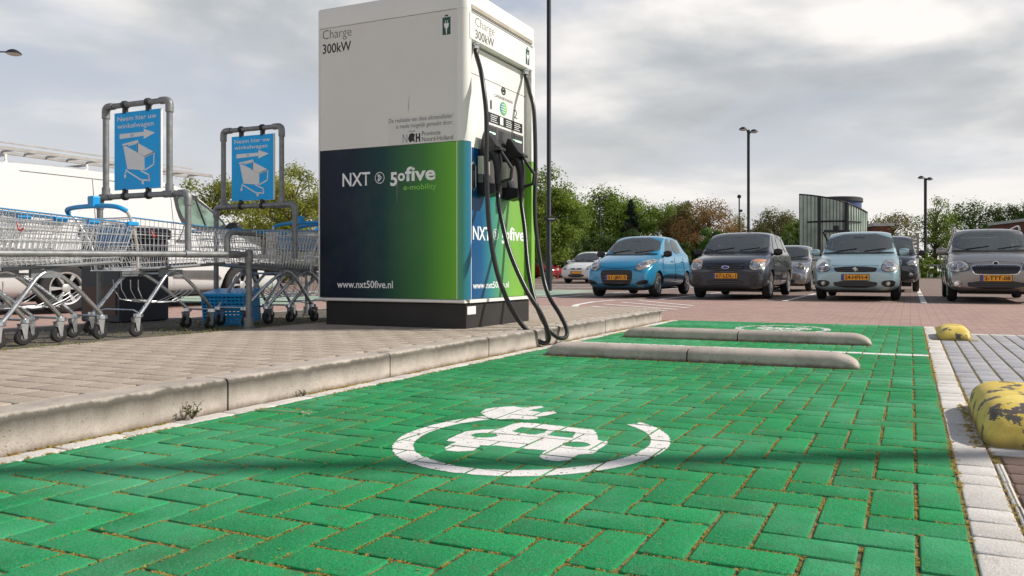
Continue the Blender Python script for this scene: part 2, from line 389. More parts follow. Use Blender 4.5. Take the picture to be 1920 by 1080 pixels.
def text_mesh(s, name, mat, parent, origin, ux, uy, width=None, height=None, bold=0.0, depth=.0012, align='L'):
    """flat lettering: origin at the left of the baseline, ux to the right, uy up, raised along ux x uy"""
    cu = bpy.data.curves.new(name, 'FONT'); cu.body = s; cu.size = 1; cu.offset = bold; cu.resolution_u = 3
    o = bpy.data.objects.new(name, cu); COL.objects.link(o)
    dg = bpy.context.evaluated_depsgraph_get(); me = bpy.data.meshes.new_from_object(o.evaluated_get(dg))
    bpy.data.objects.remove(o); bpy.data.curves.remove(cu)
    xs = [v.co.x for v in me.vertices]; ys = [v.co.y for v in me.vertices]
    w = max(xs) - min(xs); cap = .73
    sy = (height / cap) if height else width / w
    sx = (width / w) if width else sy
    ux = Vector(ux).normalized(); uy = Vector(uy).normalized(); n = ux.cross(uy)
    x0 = min(xs)
    for v in me.vertices:
        v.co = Vector(origin) + ux * (v.co.x - x0) * sx + uy * v.co.y * sy + n * depth
    me.name = name; me.materials.clear(); me.materials.append(mat)
    ob = bpy.data.objects.new(name, me); COL.objects.link(ob)
    if parent is not None:
        ob.parent = parent; 
    return ob
def rebase(o):   # world-space mesh -> local space of its parent chain
    o.data.transform(Matrix.Translation(-worldloc(o.parent))); return o

# ------------------------------------------------------------------ ground sheets
def sheet(name, rects, z, mat, label=None):
    b = MB()
    for x0, x1, y0, y1 in rects: b.face([(x0, y0, z), (x1, y0, z), (x1, y1, z), (x0, y1, z)])
    return tag(b.build(name, mat), kind='structure')
sheet('ground', [(-900, 900, -300, 1500)], -.060, M['ground'])
sheet('road', [(-60, 40, 8.16, 13.9), (.30, 40, 7.42, 8.16), (-60, -9.0, -8, 8.16)], -.004, M['road'])
sheet('parking_ground', [(-60, 60, 13.9, 62)], -.008, M['carbay'])
sheet('joint_bed', [(-6.3, 9, -3, 8.16)], -.0050, M['soil'])
sheet('back_road', [(-9.0, -6.3, -8, 8.16)], -.004, M['road'])

LXp = .010
def herring(x0, x1, y0, y1, z, mat, name, a=.105, ox=0, oy=0, joint=.0042, th=.03, parent=None, jit=.0008):
    b = MB(); rn = []; rects = []
    i0 = int(math.floor((x0 - ox) / a)) - 2; i1 = int(math.ceil((x1 - ox) / a)) + 2
    j0 = int(math.floor((y0 - oy) / a)) - 2; j1 = int(math.ceil((y1 - oy) / a)) + 2
    for i in range(i0, i1):
        for j in range(j0, j1):
            m = (i - j) % 4
            if m == 0: r = (i, i + 2, j, j + 1)
            elif m == 3: r = (i, i + 1, j, j + 2)
            else: continue
            X0, X1, Y0, Y1 = max(x0, ox + r[0] * a), min(x1, ox + r[1] * a), max(y0, oy + r[2] * a), min(y1, oy + r[3] * a)
            if X1 - X0 < .02 or Y1 - Y0 < .02: continue
            rects.append((X0, X1, Y0, Y1))
    return pavers(rects, z, mat, name, joint, th, jit, bv=.7)
def pavers(rects, z, mat, name, joint=.0032, th=.03, jit=.0008, dj=.0014, tilt=.003, bv=1.0):
    b = MB(); rn = []; out = []
    for X0, X1, Y0, Y1 in rects:
        q = [joint + random.uniform(-.001, dj) for _ in range(4)]
        X0 += q[0]; X1 -= q[1]; Y0 += q[2]; Y1 -= q[3]
        dz = random.uniform(-jit, jit); tx = random.uniform(-tilt, tilt); ty = random.uniform(-tilt, tilt)
        cxm, cym = (X0 + X1) / 2, (Y0 + Y1) / 2
        def ring(o, h, k):
            A0, A1, B0, B1 = X0 + o, X1 - o, Y0 + o, Y1 - o
            pts = [(A0 + k, B0), (A1 - k, B0), (A1, B0 + k), (A1, B1 - k), (A1 - k, B1), (A0 + k, B1), (A0, B1 - k), (A0, B0 + k)]
            return [(x, y, z + h + dz + (x - cxm) * tx + (y - cym) * ty) for x, y in pts]
        nf = len(b.f)
        b.quadring([ring(0, -th, .005 * bv), ring(0, -.0042 * bv, .005 * bv), ring(.0016 * bv, -.0012 * bv, .006 * bv), ring(.0045 * bv, 0, .0075 * bv)], cap1=True)
        v = random.random(); rn += [v] * (len(b.f) - nf)
        out.append((X0 - .0008, X1 + .0008, Y0 - .0008, Y1 + .0008, z + dz, cxm, cym, tx, ty))
    o = b.build(name, mat, rnd=rn, smooth=True, angle=60, recalc=False); tag(o, kind='structure')
    return o, out
BX0, BX1, BY1 = -2.45, .118, 8.15
gp, green_rects = herring(BX0, BX1, -.35, BY1, 0, M['green'], 'green_parking_bay', ox=.118 - 30 * .105, oy=.03)
# white border, right and left, alternating stretchers and headers
def bordercol(x0, x1, y0, y1, seq, name, mat):
    y = y0; r = []; k = 0
    while y < y1:
        l = .21 if seq[k % len(seq)] else .105; k += 1
        r.append((x0, x1, y, min(y + l, y1))); y += l
    return pavers(r, 0, mat, name)
_, wr1 = bordercol(.118, .226, -.35, 8.15, (1, 0, 0, 1, 0, 0, 0, 1, 0, 0), 'white_border_line', M['whitepav'])
_, wr2 = bordercol(-2.545, -2.45, -.35, 8.15, (1, 1, 1), 'white_kerb_line', M['whitepav'])
# blue grey bay to the right and its white cross lines, brown pavers in front
rr = []
y = 2.66
while y < 7.25:
    k = 0; x = .226
    while x < 5.0:
        w = .21; rr.append((x, x + w, y, y + .105)); x += w
    y += .105
gr = []
for i in range(0, 24):
    x = .226 + i * .105; yy = 2.66 + (.105 if i % 2 else 0)
    if i % 2: gr.append((x, x + .105, 2.66, 2.765))
    while yy < 7.25: gr.append((x, x + .105, yy, min(yy + .21, 7.25))); yy += .21
pavers(gr, 0, M['greypav'], 'grey_parking_bay', joint=.0048)
pavers([(.226 + i * .21, .226 + i * .21 + .21, 7.25, 7.36) for i in range(30)] + [(.226 + i * .21, .226 + i * .21 + .21, 2.55, 2.66) for i in range(24)], 0, M['whitepav'], 'white_cross_line')
br_ = []
yy = -.3
while yy < 2.5:
    off = random.choice((0, .105)); x = .250
    while x < 2.4: br_.append((x, x + .21, yy, min(yy + .105, 2.55))); x += .21
    yy += .105
pavers(br_, 0, M['brownpav'], 'brown_parking_bay')
pavers([(.228, .249, -.3 + k * .21, -.09 + k * .21) for k in range(13)], 0, M['whitepav'], 'white_strip', joint=.001)

# island: walkway pavers between kerb and trolley lane, darker lane beyond
IZ = .13
wr = []
yy = -1.2; k = 0
while yy < 8.14:
    x = -4.6 + (0 if k % 2 else -.105) ; k += 1
    while x < -2.68:
        X0, X1 = max(x, -4.6), min(x + .21, -2.685); 
        if X1 - X0 > .03: wr.append((X0, X1, yy, min(yy + .105, 8.14)))
        x += .21
    yy += .105
pavers(wr, IZ, M['tan'], 'walkway', joint=.0032, th=.05, jit=.0005, tilt=.0012, bv=.45)
dr_ = []
yy = -1.2
while yy < 8.14:
    x = -6.2
    while x < -4.6: dr_.append((x, min(x + .30, -4.6), yy, min(yy + .30, 8.14))); x += .30
    yy += .30
pavers(dr_, IZ - .004, M['darkpav'], 'trolley_lane', joint=.004, th=.05, jit=.002)
b = MB(); b.box(-6.25, -2.62, -1.2, 7.7, -.05, IZ - .012); b.box(-6.25, -3.1, 7.7, 8.14, -.05, IZ - .012); tag(b.build('island_bed', M['soil']), kind='structure')
# kerb stones: rounded profile swept round the island corner
def kerbstones():
    path = [(-2.545, -1.79 + i * 1.0) for i in range(12)]
    prof = [(0, -.05), (0, .108), (.003, .120), (.010, .1275), (.022, .130), (.138, .130), (.138, -.05)]
    b = MB()
    for i in range(11):
        y0, y1 = path[i][1] + .004, path[i + 1][1] - .004
        if y1 > 7.75: y1 = 7.75
        rings = []
        for t in range(9):
            y = y0 + (y1 - y0) * t / 8; wob = .0035 * math.sin(y * 2.1 + i)
            e = .003 if t in (0, 8) else 0
            rings.append([(-2.545 - x - wob - (e if k < 4 else 0), y, z - (e if 0 < k < 6 else 0)) for k, (x, z) in enumerate(prof)])
        b.quadring(rings, cap0=True, cap1=True)
        if y1 == 7.75: break
    rings = []
    for t in range(9):
        a = R(90) * t / 8; c0 = (-3.05, 7.75); rings.append([(c0[0] + (.505 - x) * math.cos(a), c0[1] + (.505 - x) * math.sin(a), z) for x, z in prof])
    b.quadring(rings, cap0=True, cap1=True)
    for i in range(4):
        x0 = -3.06 - i * 1.0; x1 = max(x0 - .992, -6.25)
        b.quadring([[(x0, 8.255 - x, z) for x, z in prof], [(x1, 8.255 - x, z) for x, z in prof]], cap0=True, cap1=True)
    for i in range(10):
        y0 = -1.79 + i; y1 = min(y0 + .992, 8.25)
        b.quadring([[(-6.34 + x, y0, z) for x, z in prof], [(-6.34 + x, y1, z) for x, z in prof]], cap0=True, cap1=True)
    return tag(b.build('kerb', M['kerb'], smooth=True, angle=35), kind='structure')
kerbstones()

# ---- painted marks, laid paver by paver so the joints stay open
def inpoly(x, y, p):
    c = False; n = len(p); j = n - 1
    for i in range(n):
        if (p[i][1] > y) != (p[j][1] > y) and x < (p[j][0] - p[i][0]) * (y - p[i][1]) / (p[j][1] - p[i][1]) + p[i][0]: c = not c
        j = i
    return c
def paint(name, fn, bb, rects, cell, label, wob=.003):
    b = MB()
    for X0, X1, Y0, Y1, z, cxm, cym, tx, ty in rects:
        if X1 < bb[0] or X0 > bb[1] or Y1 < bb[2] or Y0 > bb[3]: continue
        nx = max(1, round((X1 - X0) / cell)); ny = max(1, round((Y1 - Y0) / cell))
        dx = (X1 - X0) / nx; dy = (Y1 - Y0) / ny
        zz = lambda x, y: z + (x - cxm) * tx + (y - cym) * ty + .0011
        for j in range(ny):
            run = None
            for i in range(nx + 1):
                ok = False
                if i < nx:
                    x = X0 + (i + .5) * dx; y = Y0 + (j + .5) * dy
                    w = wob * mnoise.noise(Vector((x * 60, y * 60, 0)))
                    ok = fn(x + w, y + w) and mnoise.noise(Vector((x * 55, y * 55, 4))) + .5 * mnoise.noise(Vector((x * 150, y * 150, 8))) < .62
                if ok and run is None: run = i
                if (not ok) and run is not None:
                    xa, xb, ya, yb = X0 + run * dx, X0 + i * dx, Y0 + j * dy, Y0 + (j + 1) * dy
                    b.face([(xa, ya, zz(xa, ya)), (xb, ya, zz(xb, ya)), (xb, yb, zz(xb, yb)), (xa, yb, zz(xa, yb))]); run = None
    return tag(b.build(name, M['paint'], recalc=False), kind='structure')
CAR = [(-0.253, -0.135), (-0.27, -0.065), (-0.276, 0.015), (-0.236, 0.065), (-0.198, 0.081), (-0.188, 0.174), (-0.166, 0.22), (-0.104, 0.226), (0.063, 0.209), (0.129, 0.204), (0.167, 0.142), (0.204, 0.063), (0.239, 0.055), (0.253, 0.028), (0.261, -0.117), (0.225, -0.139), (0.23, -0.205), (0.2, -0.236), (0.153, -0.231), (0.125, -0.205), (0.112, -0.15), (0.115, -0.13), (0.01, -0.132), (-0.064, -0.133), (-0.116, -0.148), (-0.098, -0.216), (-0.136, -0.244), (-0.18, -0.243), (-0.204, -0.217), (-0.214, -0.17), (-0.21, -0.133)]
W1 = [(-0.128, 0.081), (-0.128, 0.15), (-0.025, 0.15), (-0.011, 0.097), (-0.031, 0.057), (-0.108, 0.066)]
W2 = [(0.005, 0.15), (0.084, 0.15), (0.112, 0.063), (0.068, 0.062), (0.016, 0.066)]
PLUG = [(-0.409, 0.325), (-0.435, 0.403), (-0.416, 0.448), (-0.396, 0.475), (-0.379, 0.51), (-0.313, 0.489), (-0.253, 0.546), (-0.232, 0.522), (-0.241, 0.472), (-0.258, 0.438), (-0.189, 0.422), (-0.161, 0.468), (-0.129, 0.437), (-0.143, 0.38), (-0.163, 0.339), (-0.146, 0.306), (-0.171, 0.276), (-0.235, 0.27), (-0.28, 0.232), (-0.339, 0.261)]
def logo_fn(cx, cy, s=1):
    def f(x, y):
        u, v = (x - cx) * s, (y - cy) * s
        r = math.hypot(u, v); a = math.degrees(math.atan2(v, u)) % 360
        if .388 < r < .452 and (a > 143 or a < 58): return True
        if r > .62: return False
        if inpoly(u, v, CAR):
            if inpoly(u, v, W1) or inpoly(u, v, W2): return False
            for hx, hy in ((-.183, -.012), (.162, -.018)):
                if ((u - hx) / .046) ** 2 + ((v - hy) / .036) ** 2 < 1: return False
            return True
        return inpoly(u, v, PLUG)
    return f
paint('charging_symbol', logo_fn(-1.163, 2.206), (-1.7, -.6, 1.7, 2.8), green_rects, .0035, '')
paint('charging_symbol', (lambda g_: lambda x, y: g_(x, y) and mnoise.noise(Vector((x * 34, y * 34, 2))) < .16)(logo_fn(-1.15, 7.30, -1)), (-1.7, -.6, 6.7, 7.9), green_rects, .010, '')
paint('bay_divider_line', lambda x, y: 5.30 < y < 5.385, (BX0, BX1, 5.2, 5.45), green_rects, .012, '')

# road markings further off
def mark(rects, name='road_marking', m='paint', z=.000):
    b = MB()
    for r in rects: b.face([(p[0], p[1], z) for p in r])
    return tag(b.build(name, M[m]), kind='structure')
def strip(x0, y0, x1, y1, w):
    d = Vector((x1 - x0, y1 - y0)).normalized(); n = Vector((-d.y, d.x)) * w / 2
    return [(x0 - n.x, y0 - n.y), (x1 - n.x, y1 - n.y), (x1 + n.x, y1 + n.y), (x0 + n.x, y0 + n.y)]
hat = []
arc = [(-4.78, 10.3), (-5.15, 11.3), (-5.34, 12.4), (-5.30, 13.4), (-4.9, 13.85)]
for p, q in zip(arc, arc[1:]): hat.append(strip(p[0], p[1], q[0], q[1], .11))
for p, q in (((-4.72, 10.88), (-3.17, 9.97)), ((-4.84, 11.65), (-3.16, 10.44)), ((-4.82, 12.48), (-3.14, 10.95)), ((-4.79, 13.3), (-3.26, 11.66))): hat.append(strip(p[0], p[1], q[0], q[1], .09))
mark(hat)
lines = [strip(x, 14.0, x, 19.0, .10) for x in (-7.0, -4.58, -2.18, .22, 2.62)]
lines += [strip(x, 20, x, 25.5, .10) for x in (-7.0, -4.58, -2.18, .22, 2.62)]
mark(lines, 'bay_line')
def mgreenbay():
    m, nt, b = newmat('faded green bay'); v = coords(nt)
    setin(nt, b, 'Base Color', ramp(nt, noise(nt, v, 1.5, 5), [(.35, (.20, .30, .22)), (.65, (.40, .46, .37))])); setin(nt, b, 'Roughness', .9); return m
M['fadegreen'] = mgreenbay()
mark([[(-15, 14.5), (-7.4, 14.5), (-8.2, 20), (-16, 20)], [(-60, 9.2), (-9.6, 9.2), (-11.3, 13.4), (-60, 13.4)], [(-9.2, 1.0), (-6.6, 1.0), (-6.6, 4.2), (-9.2, 4.2)]], 'faded_green_bay', 'fadegreen', -.0005)
mark([strip(-16, 15.9, -7.6, 15.9, .10), strip(-16, 17.6, -7.6, 17.6, .12), strip(-16, 14.5, -7.3, 14.5, .10), strip(-20, 23, -8, 23, .2), strip(-30, 27, -9, 27, .3), strip(-8.3, 10, -7.7, 13.6, .12),
      strip(-60, 9.2, -9.6, 9.2, .12), strip(-60, 11.2, -10.4, 11.2, .12), strip(-60, 13.4, -11.3, 13.4, .14)], 'white_bay_edge', 'paint', .003)

# moss, litter and small weeds in the joints (nobody could count them)
def joint_weeds():
    b = MB(); rn = []
    def tuft(x, y, z, s):
        for k in range(random.randint(3, 6)):
            a = random.uniform(0, 6.28); l = s * random.uniform(.4, .9); h = s * random.uniform(.05, .45)
            px = x + random.uniform(-s, s) * .7; py = y + random.uniform(-s, s) * .7
            dx, dy = math.cos(a) * l, math.sin(a) * l; w = s * random.uniform(.3, .5)
            b.face([(px - dy / l * w, py + dx / l * w, z), (px + dy / l * w, py - dx / l * w, z), (px + dx, py + dy, z + h)]); rn.append(random.random())
    # along the sides of the green pavers, in patches
    for X0, X1, Y0, Y1, z, *_ in green_rects:
        for side in range(4):
            if side in (0, 1): L = Y1 - Y0
            else: L = X1 - X0
            dens = 130 if Y0 < 3.2 else 55
            n = int(L * dens * (1 if side in (1, 3) else 1))
            for k in range(n):
                t = random.random()
                if side == 0: x, y = X0 - .005, Y0 + t * (Y1 - Y0)
                elif side == 1: x, y = X1 + .005, Y0 + t * (Y1 - Y0)
                elif side == 2: x, y = X0 + t * (X1 - X0), Y0 - .005
                else: x, y = X0 + t * (X1 - X0), Y1 + .005
                if y < .9 : continue
                if .6 * mnoise.noise(Vector((x * 2.2, y * 2.2, 3))) + .8 * mnoise.noise(Vector((x * 17, y * 17, 9))) < -.12: continue
                tuft(x, y, -.0022, random.uniform(.0028, .0070))
    for k in range(420): tuft(random.uniform(-2.4, .1), random.uniform(1.0, 8.0), .001, random.choice((.003, .004, .006, .009)))
    for k in range(2600):
        y = random.uniform(.9, 8.1); 
        for xx, am in ((-2.545, 1.6), (-2.452, .7), (.118, .8), (.228, .5)):
            if random.random() < am * .55 and mnoise.noise(Vector((xx * 5, y * 3, 1))) > -.15:
                tuft(xx + random.gauss(0, .006), y, -.001, random.uniform(.004, .012 * am + .004))
    for k in range(1500):
        x = random.uniform(.25, 2.4); x = .226 + round((x - .226) / .105) * .105; y = random.uniform(2.7, 7.2)
        if mnoise.noise(Vector((x * 3, y * 3, 5))) > -.05: tuft(x, y, -.003, random.uniform(.004, .010))
    for sx0, sx1, sy in ((-2.27, -.25, 4.40), (-2.27, -.25, 5.86)):
        for k in range(170): tuft(random.uniform(sx0, sx1), sy + random.gauss(0, .008), 0, random.uniform(.004, .015))
    for k in range(260): tuft(.33 + random.choice((-1, 1)) * .13 + random.gauss(0, .01), random.uniform(2.62, 3.42), 0, random.uniform(.006, .016))
    for k in range(160): tuft(.33 + random.uniform(-.16, .16), 6.60 + random.gauss(0, .012), 0, random.uniform(.008, .02))
    m = leafmat('joint weeds', (.58, .33, .12), (.42, .42, .07))
    tag(b.build('joint_weeds', m, rnd=rn, recalc=False), kind='stuff', label='brown and green moss and litter in the paver joints')
    b = MB(); rn = []
    for k in range(900):
        x = random.choice((-4.6, -4.6, -4.58, random.uniform(-4.5, -2.8))); y = random.uniform(1.5, 7.6)
        if x < -4.5 and mnoise.noise(Vector((1, y * 1.7, 5))) < -.1: continue
        if x > -4.5 and mnoise.noise(Vector((x * 1.7, y * 1.7, 5))) < .15: continue
        s = random.uniform(.008, .026) if x < -4.5 else random.uniform(.004, .012)
        for q in range(3):
            a = random.uniform(0, 6.28); px = x + random.gauss(0, .03); py = y + random.gauss(0, .03)
            b.face([(px, py - s * .15, IZ), (px, py + s * .15, IZ), (px + math.cos(a) * s, py + math.sin(a) * s, IZ + s * random.uniform(.1, 1))]); rn.append(random.random())
    for k in range(1500):
        x = random.gauss(-5.0, .35); y = random.choice((random.gauss(4.2, .35), random.gauss(5.1, .4), random.uniform(2.6, 7)))
        s = random.uniform(.01, .04); a = random.uniform(0, 6.28)
        if x > -4.62 or x < -6: continue
        b.face([(x, y - s * .15, IZ), (x, y + s * .15, IZ), (x + math.cos(a) * s * .6, y + math.sin(a) * s * .6, IZ + s * random.uniform(.1, .9))]); rn.append(random.random())
    tag(b.build('walkway_grass', leafmat('dry grass', (.30, .24, .10), (.10, .17, .03)), rnd=rn, recalc=False), kind='stuff', label='dry grass tufts along the walkway and under the trolleys')
joint_weeds()
def weed(x, y, z, h, n, label):
    r = empty('weed', (x, y, z), label, 'weed', 'weeds at the kerb foot')
    b = MB(); s = MB(); rn = []
    for k in range(n):
        a = random.uniform(0, 6.28); l = h * random.uniform(.4, 1); tip = Vector((math.cos(a) * l * .7, math.sin(a) * l * .7, h * random.uniform(.4, 1)))
        s.tube([(0, 0, 0), tuple(tip * .5 + Vector((0, 0, h * .1))), tuple(tip)], .0012, 4)
        for q in range(5):
            t = .35 + .16 * q; p = tip * t; d = Vector((random.uniform(-1, 1), random.uniform(-1, 1), random.uniform(.1, .8))).normalized() * h * .22
            sd = d.cross(Vector((0, 0, 1))).normalized() * h * .09
            b.face([p, p + d * .5 + sd, p + d, p + d * .5 - sd]); rn.append(random.random())
    b.build('leaves', leafmat('weed leaves', (.05, .10, .02), (.14, .17, .03)), r, rnd=rn, recalc=False); s.build('stems', M['bark'], r)
weed(-2.515, 2.02, .0, .062, 11, 'green leafy weed in the kerb gap, left of the open kerb joint')
weed(-2.52, 2.58, .0, .034, 8, 'low weed at the kerb foot beside the white line, right of the kerb joint')
b = MB(); b.tube([(-2.44, 2.24, .004), (-2.36, 2.25, .007), (-2.27, 2.262, .004), (-2.18, 2.275, .006)], .0018, 6, smooth=3)
b.tube([(-2.22, 2.27, .005), (-2.20, 2.245, .008), (-2.17, 2.25, .005)], .003, 6)
tag(b.build('twig', M['stick'], smooth=True), 'thin pale twig lying on the green pavers near the kerb', 'twig')

# ------------------------------------------------------------------ wheel stops
def profile_stop(length, width, height, endround, name, mat, parent, x0, axis='x', seg=22, n=14):
    b = MB(); rings = []
    for i in range(seg + 1):
        t = i / seg; u = t * length
        d0 = u if endround[0] else 9; d1 = length - u if endround[1] else 9
        e = min(d0, d1); er = endround[2]
        k = 1 if e >= er else math.sqrt(max(0, 1 - ((er - e) / er) ** 2))
        k = max(k, .03)
        rg = []
        for q in range(n + 1):
            a = math.pi * q / n; c = math.cos(a); s = math.sin(a)
            w = math.copysign(abs(c) ** .7, c) * width / 2 * (.72 + .28 * k); h = (s ** .62) * height * k
            rg.append((u + x0, w, h) if axis == 'x' else (w, u + x0, h))
        rings.append(rg)
    # denser rings near ends
    b.quadring(rings, close=True, cap0=True, cap1=True)
    return b.build(name, mat, parent, smooth=True, angle=50)
def stops(y, label, g):
    r = empty('wheel_stop', (-1.26, y, 0), label, 'wheel stop', g)
    profile_stop(.985, .20, .085, (1, 0, .13), 'stop_block', M['stop'], r, -1.01, seg=60)
    profile_stop(1.005, .20, .085, (0, 1, .16), 'stop_block', M['stop'], r, -.018 + .003, seg=60)
stops(4.53, 'grey concrete wheel stop in two blocks on the green bay, nearer the camera', 'concrete wheel stops')
stops(5.98, 'grey concrete wheel stop in two blocks beyond the white divider line', 'concrete wheel stops')
o = profile_stop(.80, .27, .128, (1, 1, .17), 'wheel_stop', M['yellow'], None, -.4, axis='y', seg=60, n=20); o.location = (.352, 3.04, 0)
tag(o, 'large chipped yellow wheel stop with dark bare patches on the white border', 'wheel stop', 'yellow wheel stops')
o = profile_stop(.70, .25, .10, (1, 1, .15), 'wheel_stop', M['yellow'], None, -.35, axis='y', seg=60, n=20); o.location = (.335, 6.92, 0)
tag(o, 'small distant yellow wheel stop at the far corner of the grey bay', 'wheel stop', 'yellow wheel stops')

# ------------------------------------------------------------------ charging station
def charger():
    X0, X1, Y0, Y1, ZB, ZT = -4.414, -3.03, 4.68, 5.76, .322, 2.66
    root = empty('charging_station', (-3.72, 5.2, IZ), 'tall white fast charging cabinet with navy to green lower film, on black plinth', 'charging station')
    def fin(b, n, m, parent=root, **k): return b.build(n, m, parent, world=True, **k)
    b = MB(); b.box(-4.376, -3.055, 4.722, 5.70, IZ - .02, .318, bev=.006); plinth = fin(b, 'plinth', M['base'])
    b = MB(); b.box(-3.0545, -3.0525, 4.735, 4.85, .235, .295); fin(b, 'sticker', M['signwhite'], plinth)
    # outer shell as ring section with rounded near corner, closed left/back; front recess on +X side
    rc = .062
    def outline(o=0):
        pts = [(X0 + o, Y0 + o)]
        for q in range(9):
            a = R(-90 + 90 * q / 8); pts.append((X1 - rc + (rc - o) * math.cos(a), Y0 + rc + (rc - o) * math.sin(a)))
        for q in range(5):
            a = R(90 * q / 4); pts.append((X1 - .03 + (.03 - o) * math.cos(a), Y1 - .03 + (.03 - o) * math.sin(a)))
        pts.append((X0 + o, Y1 - o)); return pts
    # white upper body pieces
    sx = .002
    b = MB()   # roof cap
    o0 = outline(0); o1 = outline(.006); o2 = outline(.02)
    b.quadring([[(x, y, 2.50) for x, y in o0], [(x, y, ZT - .018) for x, y in o0], [(x, y, ZT - .004) for x, y in o1], [(x, y, ZT) for x, y in o2]], cap0=True, cap1=True)
    fin(b, 'roof_cap', M['metalwhite'], smooth=True, angle=30)
    # corner post near (white above, film below)
    def post(z0, z1, mat, nm):
        b = MB(); pts = outline(0)[1:10]; inn = [(X1 - .075, Y0 + .075)]
        poly = [(X1 - rc - .012, Y0)] + pts + [(X1, Y0 + rc + .006), (X1 - .10, Y0 + rc + .006), (X1 - rc - .012, Y0 + .03)]
        b.quadring([[(x, y, z0) for x, y in poly], [(x, y, z1) for x, y in poly]], cap0=True, cap1=True)
        return fin(b, nm, mat, smooth=True, angle=30)
    post(1.522, 2.499, M['metalwhite'], 'corner_post'); post(ZB + .026, 1.52, M['gradpost'], 'corner_post')
    b = MB(); b.box(X1 - .10, X1, 5.70, Y1, 1.5, 2.499, bev=.004); fin(b, 'frame_edge', M['metalwhite'])
    b = MB(); b.box(X1 - .10, X1, 5.70, Y1, ZB + .026, 1.498, bev=.004); fin(b, 'frame_edge', M['gradside'])
    # back/left core
    b = MB(); b.box(X0 + .012, X1 - .105, Y0 + .022, Y1 - .002, ZB, 2.499); fin(b, 'cabinet_core', M['metalwhite2'])
    b = MB(); b.box(X0 + .014, X1 - .076, Y0 + .002, Y0 + .021, 1.522, 2.496); up = fin(b, 'upper_side_panel', M['metalwhite2'])
    b = MB(); b.box(X0 + .014, X1 - .076, Y0 + .002, Y0 + .021, ZB + .028, 1.518); lo = fin(b, 'lower_side_panel', M['gradbig'])
    b = MB(); b.box(X0, X0 + .012, Y0, Y1, ZB + .027, 2.499); fin(b, 'edge_trim', M['metalwhite'])
    b = MB()  # rounded bottom rail
    b.tube([(X0, Y0 + .012, ZB + .012), (X1 - .05, Y0 + .012, ZB + .012)], .0135, 10); b.box(X0, X1 - .02, Y0 + .012, Y0 + .05, ZB, ZB + .025)
    b.box(X1 - .04, X1 - .004, Y0 + .06, Y1, ZB, ZB + .024)
    fin(b, 'bottom_rail', M['metalwhite'], smooth=True)
    b = MB(); b.box(X1 - rc - .0185, X1 - rc - .0125, Y0 - .0012, Y0 + .01, ZB + .028, 2.499); fin(b, 'seam_trim', M['metalwhite'])
    b = MB(); b.box(X1 - .02, X1 + .001, Y0 + rc + .0065, Y0 + rc + .0115, ZB + .028, 2.28); fin(b, 'seam_trim', M['metalwhite'])
    # right face
    XP = -3.09
    b = MB(); b.box(XP - .04, XP, Y0 + rc + .008, 5.70, 1.50, 2.27, ); fp = fin(b, 'front_panel', M['metalwhite'])
    b = MB(); b.box(XP - .001, XP + .0015, 4.76, 5.70, 2.06, 2.064); fin(b, 'panel_seam', M['lettgrey'], fp)
    b = MB(); b.box(XP - .04, XP + .001, Y0 + rc + .008, 5.70, ZB + .026, 1.498); lp = fin(b, 'lower_front_panel', M['gradside'])
    # header box
    b = MB(); b.box(X1 - .11, X1 + .0, Y0 + rc + .008, 5.72, 2.283, 2.499, bev=.004); hd = fin(b, 'header_box', M['metalwhite'])
    b = MB(); b.box(X1 - .012, X1 + .004, Y0 + .05, 5.72, 2.285, 2.478, bev=.003); fin(b, 'header_cover', M['metalwhite'], hd)
    b = MB(); b.box(X1 - .001, X1 + .0005, Y0 + rc + .012, 5.70, 2.500, 2.508); b.box(X1 - .001, X1 + .0007, Y0 + rc + .012, 5.70, 2.484, 2.491); fin(b, 'painted_gap_shade', M['lettgrey'], hd)  # grey strips paint the shade of the groove above the header
    b = MB(); b.box(X1 - .001, X1 + .006, Y0 + rc + .012, 5.71, 2.512, 2.545, bev=.0025); fin(b, 'header_rail', simple('beige rail', (.42, .37, .30), .5), hd)
    # lettering on the big side
    yF = Y0 + .002
    def tx(s, x0, z, w, h, m, bold=0, parent=up): rebase(text_mesh(s, 'lettering', M[m], parent, (x0, yF, z), (1, 0, 0), (0, 0, 1), w, h, bold))
    tx('Charge', -4.372, 2.412, .288, .078, 'lettgrey', -.012); tx('300kW', -4.372, 2.298, .285, .078, 'lettblack', .012)
    tx('De realisatie van deze ultrasnellader', -3.722, 1.695, .575, .034, 'lettgrey'); tx('is mede mogelijk gemaakt door:', -3.655, 1.648, .508, .034, 'lettgrey')
    tx('Provincie', -3.418, 1.578, .165, .036, 'lettblack'); tx('Noord-Holland', -3.418, 1.535, .275, .036, 'lettblack')
    nh = MB()
    def Q(u, w, d): return (u, yF - d, w)
    nh.prism([(-3.475, 1.535), (-3.475, 1.60), (-3.462, 1.60), (-3.462, 1.575), (-3.447, 1.575), (-3.447, 1.60), (-3.434, 1.60), (-3.434, 1.535), (-3.447, 1.535), (-3.447, 1.56), (-3.462, 1.56), (-3.462, 1.535)], Q, 0, .0012)
    nh.prism([(-3.53, 1.535), (-3.545, 1.565), (-3.53, 1.60), (-3.505, 1.605), (-3.482, 1.595), (-3.49, 1.565), (-3.482, 1.535), (-3.50, 1.545)], Q, 0, .0013)
    for k in range(5): nh.prism([(-3.532 + k * .011, 1.612), (-3.536 + k * .0125, 1.632), (-3.527 + k * .011, 1.612)], Q, 0, .0012)
    fin(nh, 'emblem', M['lettblack'], up)
    nn = MB()
    for a, c in (((-3.592, 1.535), (-3.592, 1.60)), ((-3.592, 1.60), (-3.555, 1.537)), ((-3.555, 1.537), (-3.555, 1.60))):
        nn.tube([(a[0], yF - .001, a[1]), (c[0], yF - .001, c[1])], .0022, 4)
    fin(nn, 'emblem', M['lettgrey'], up)
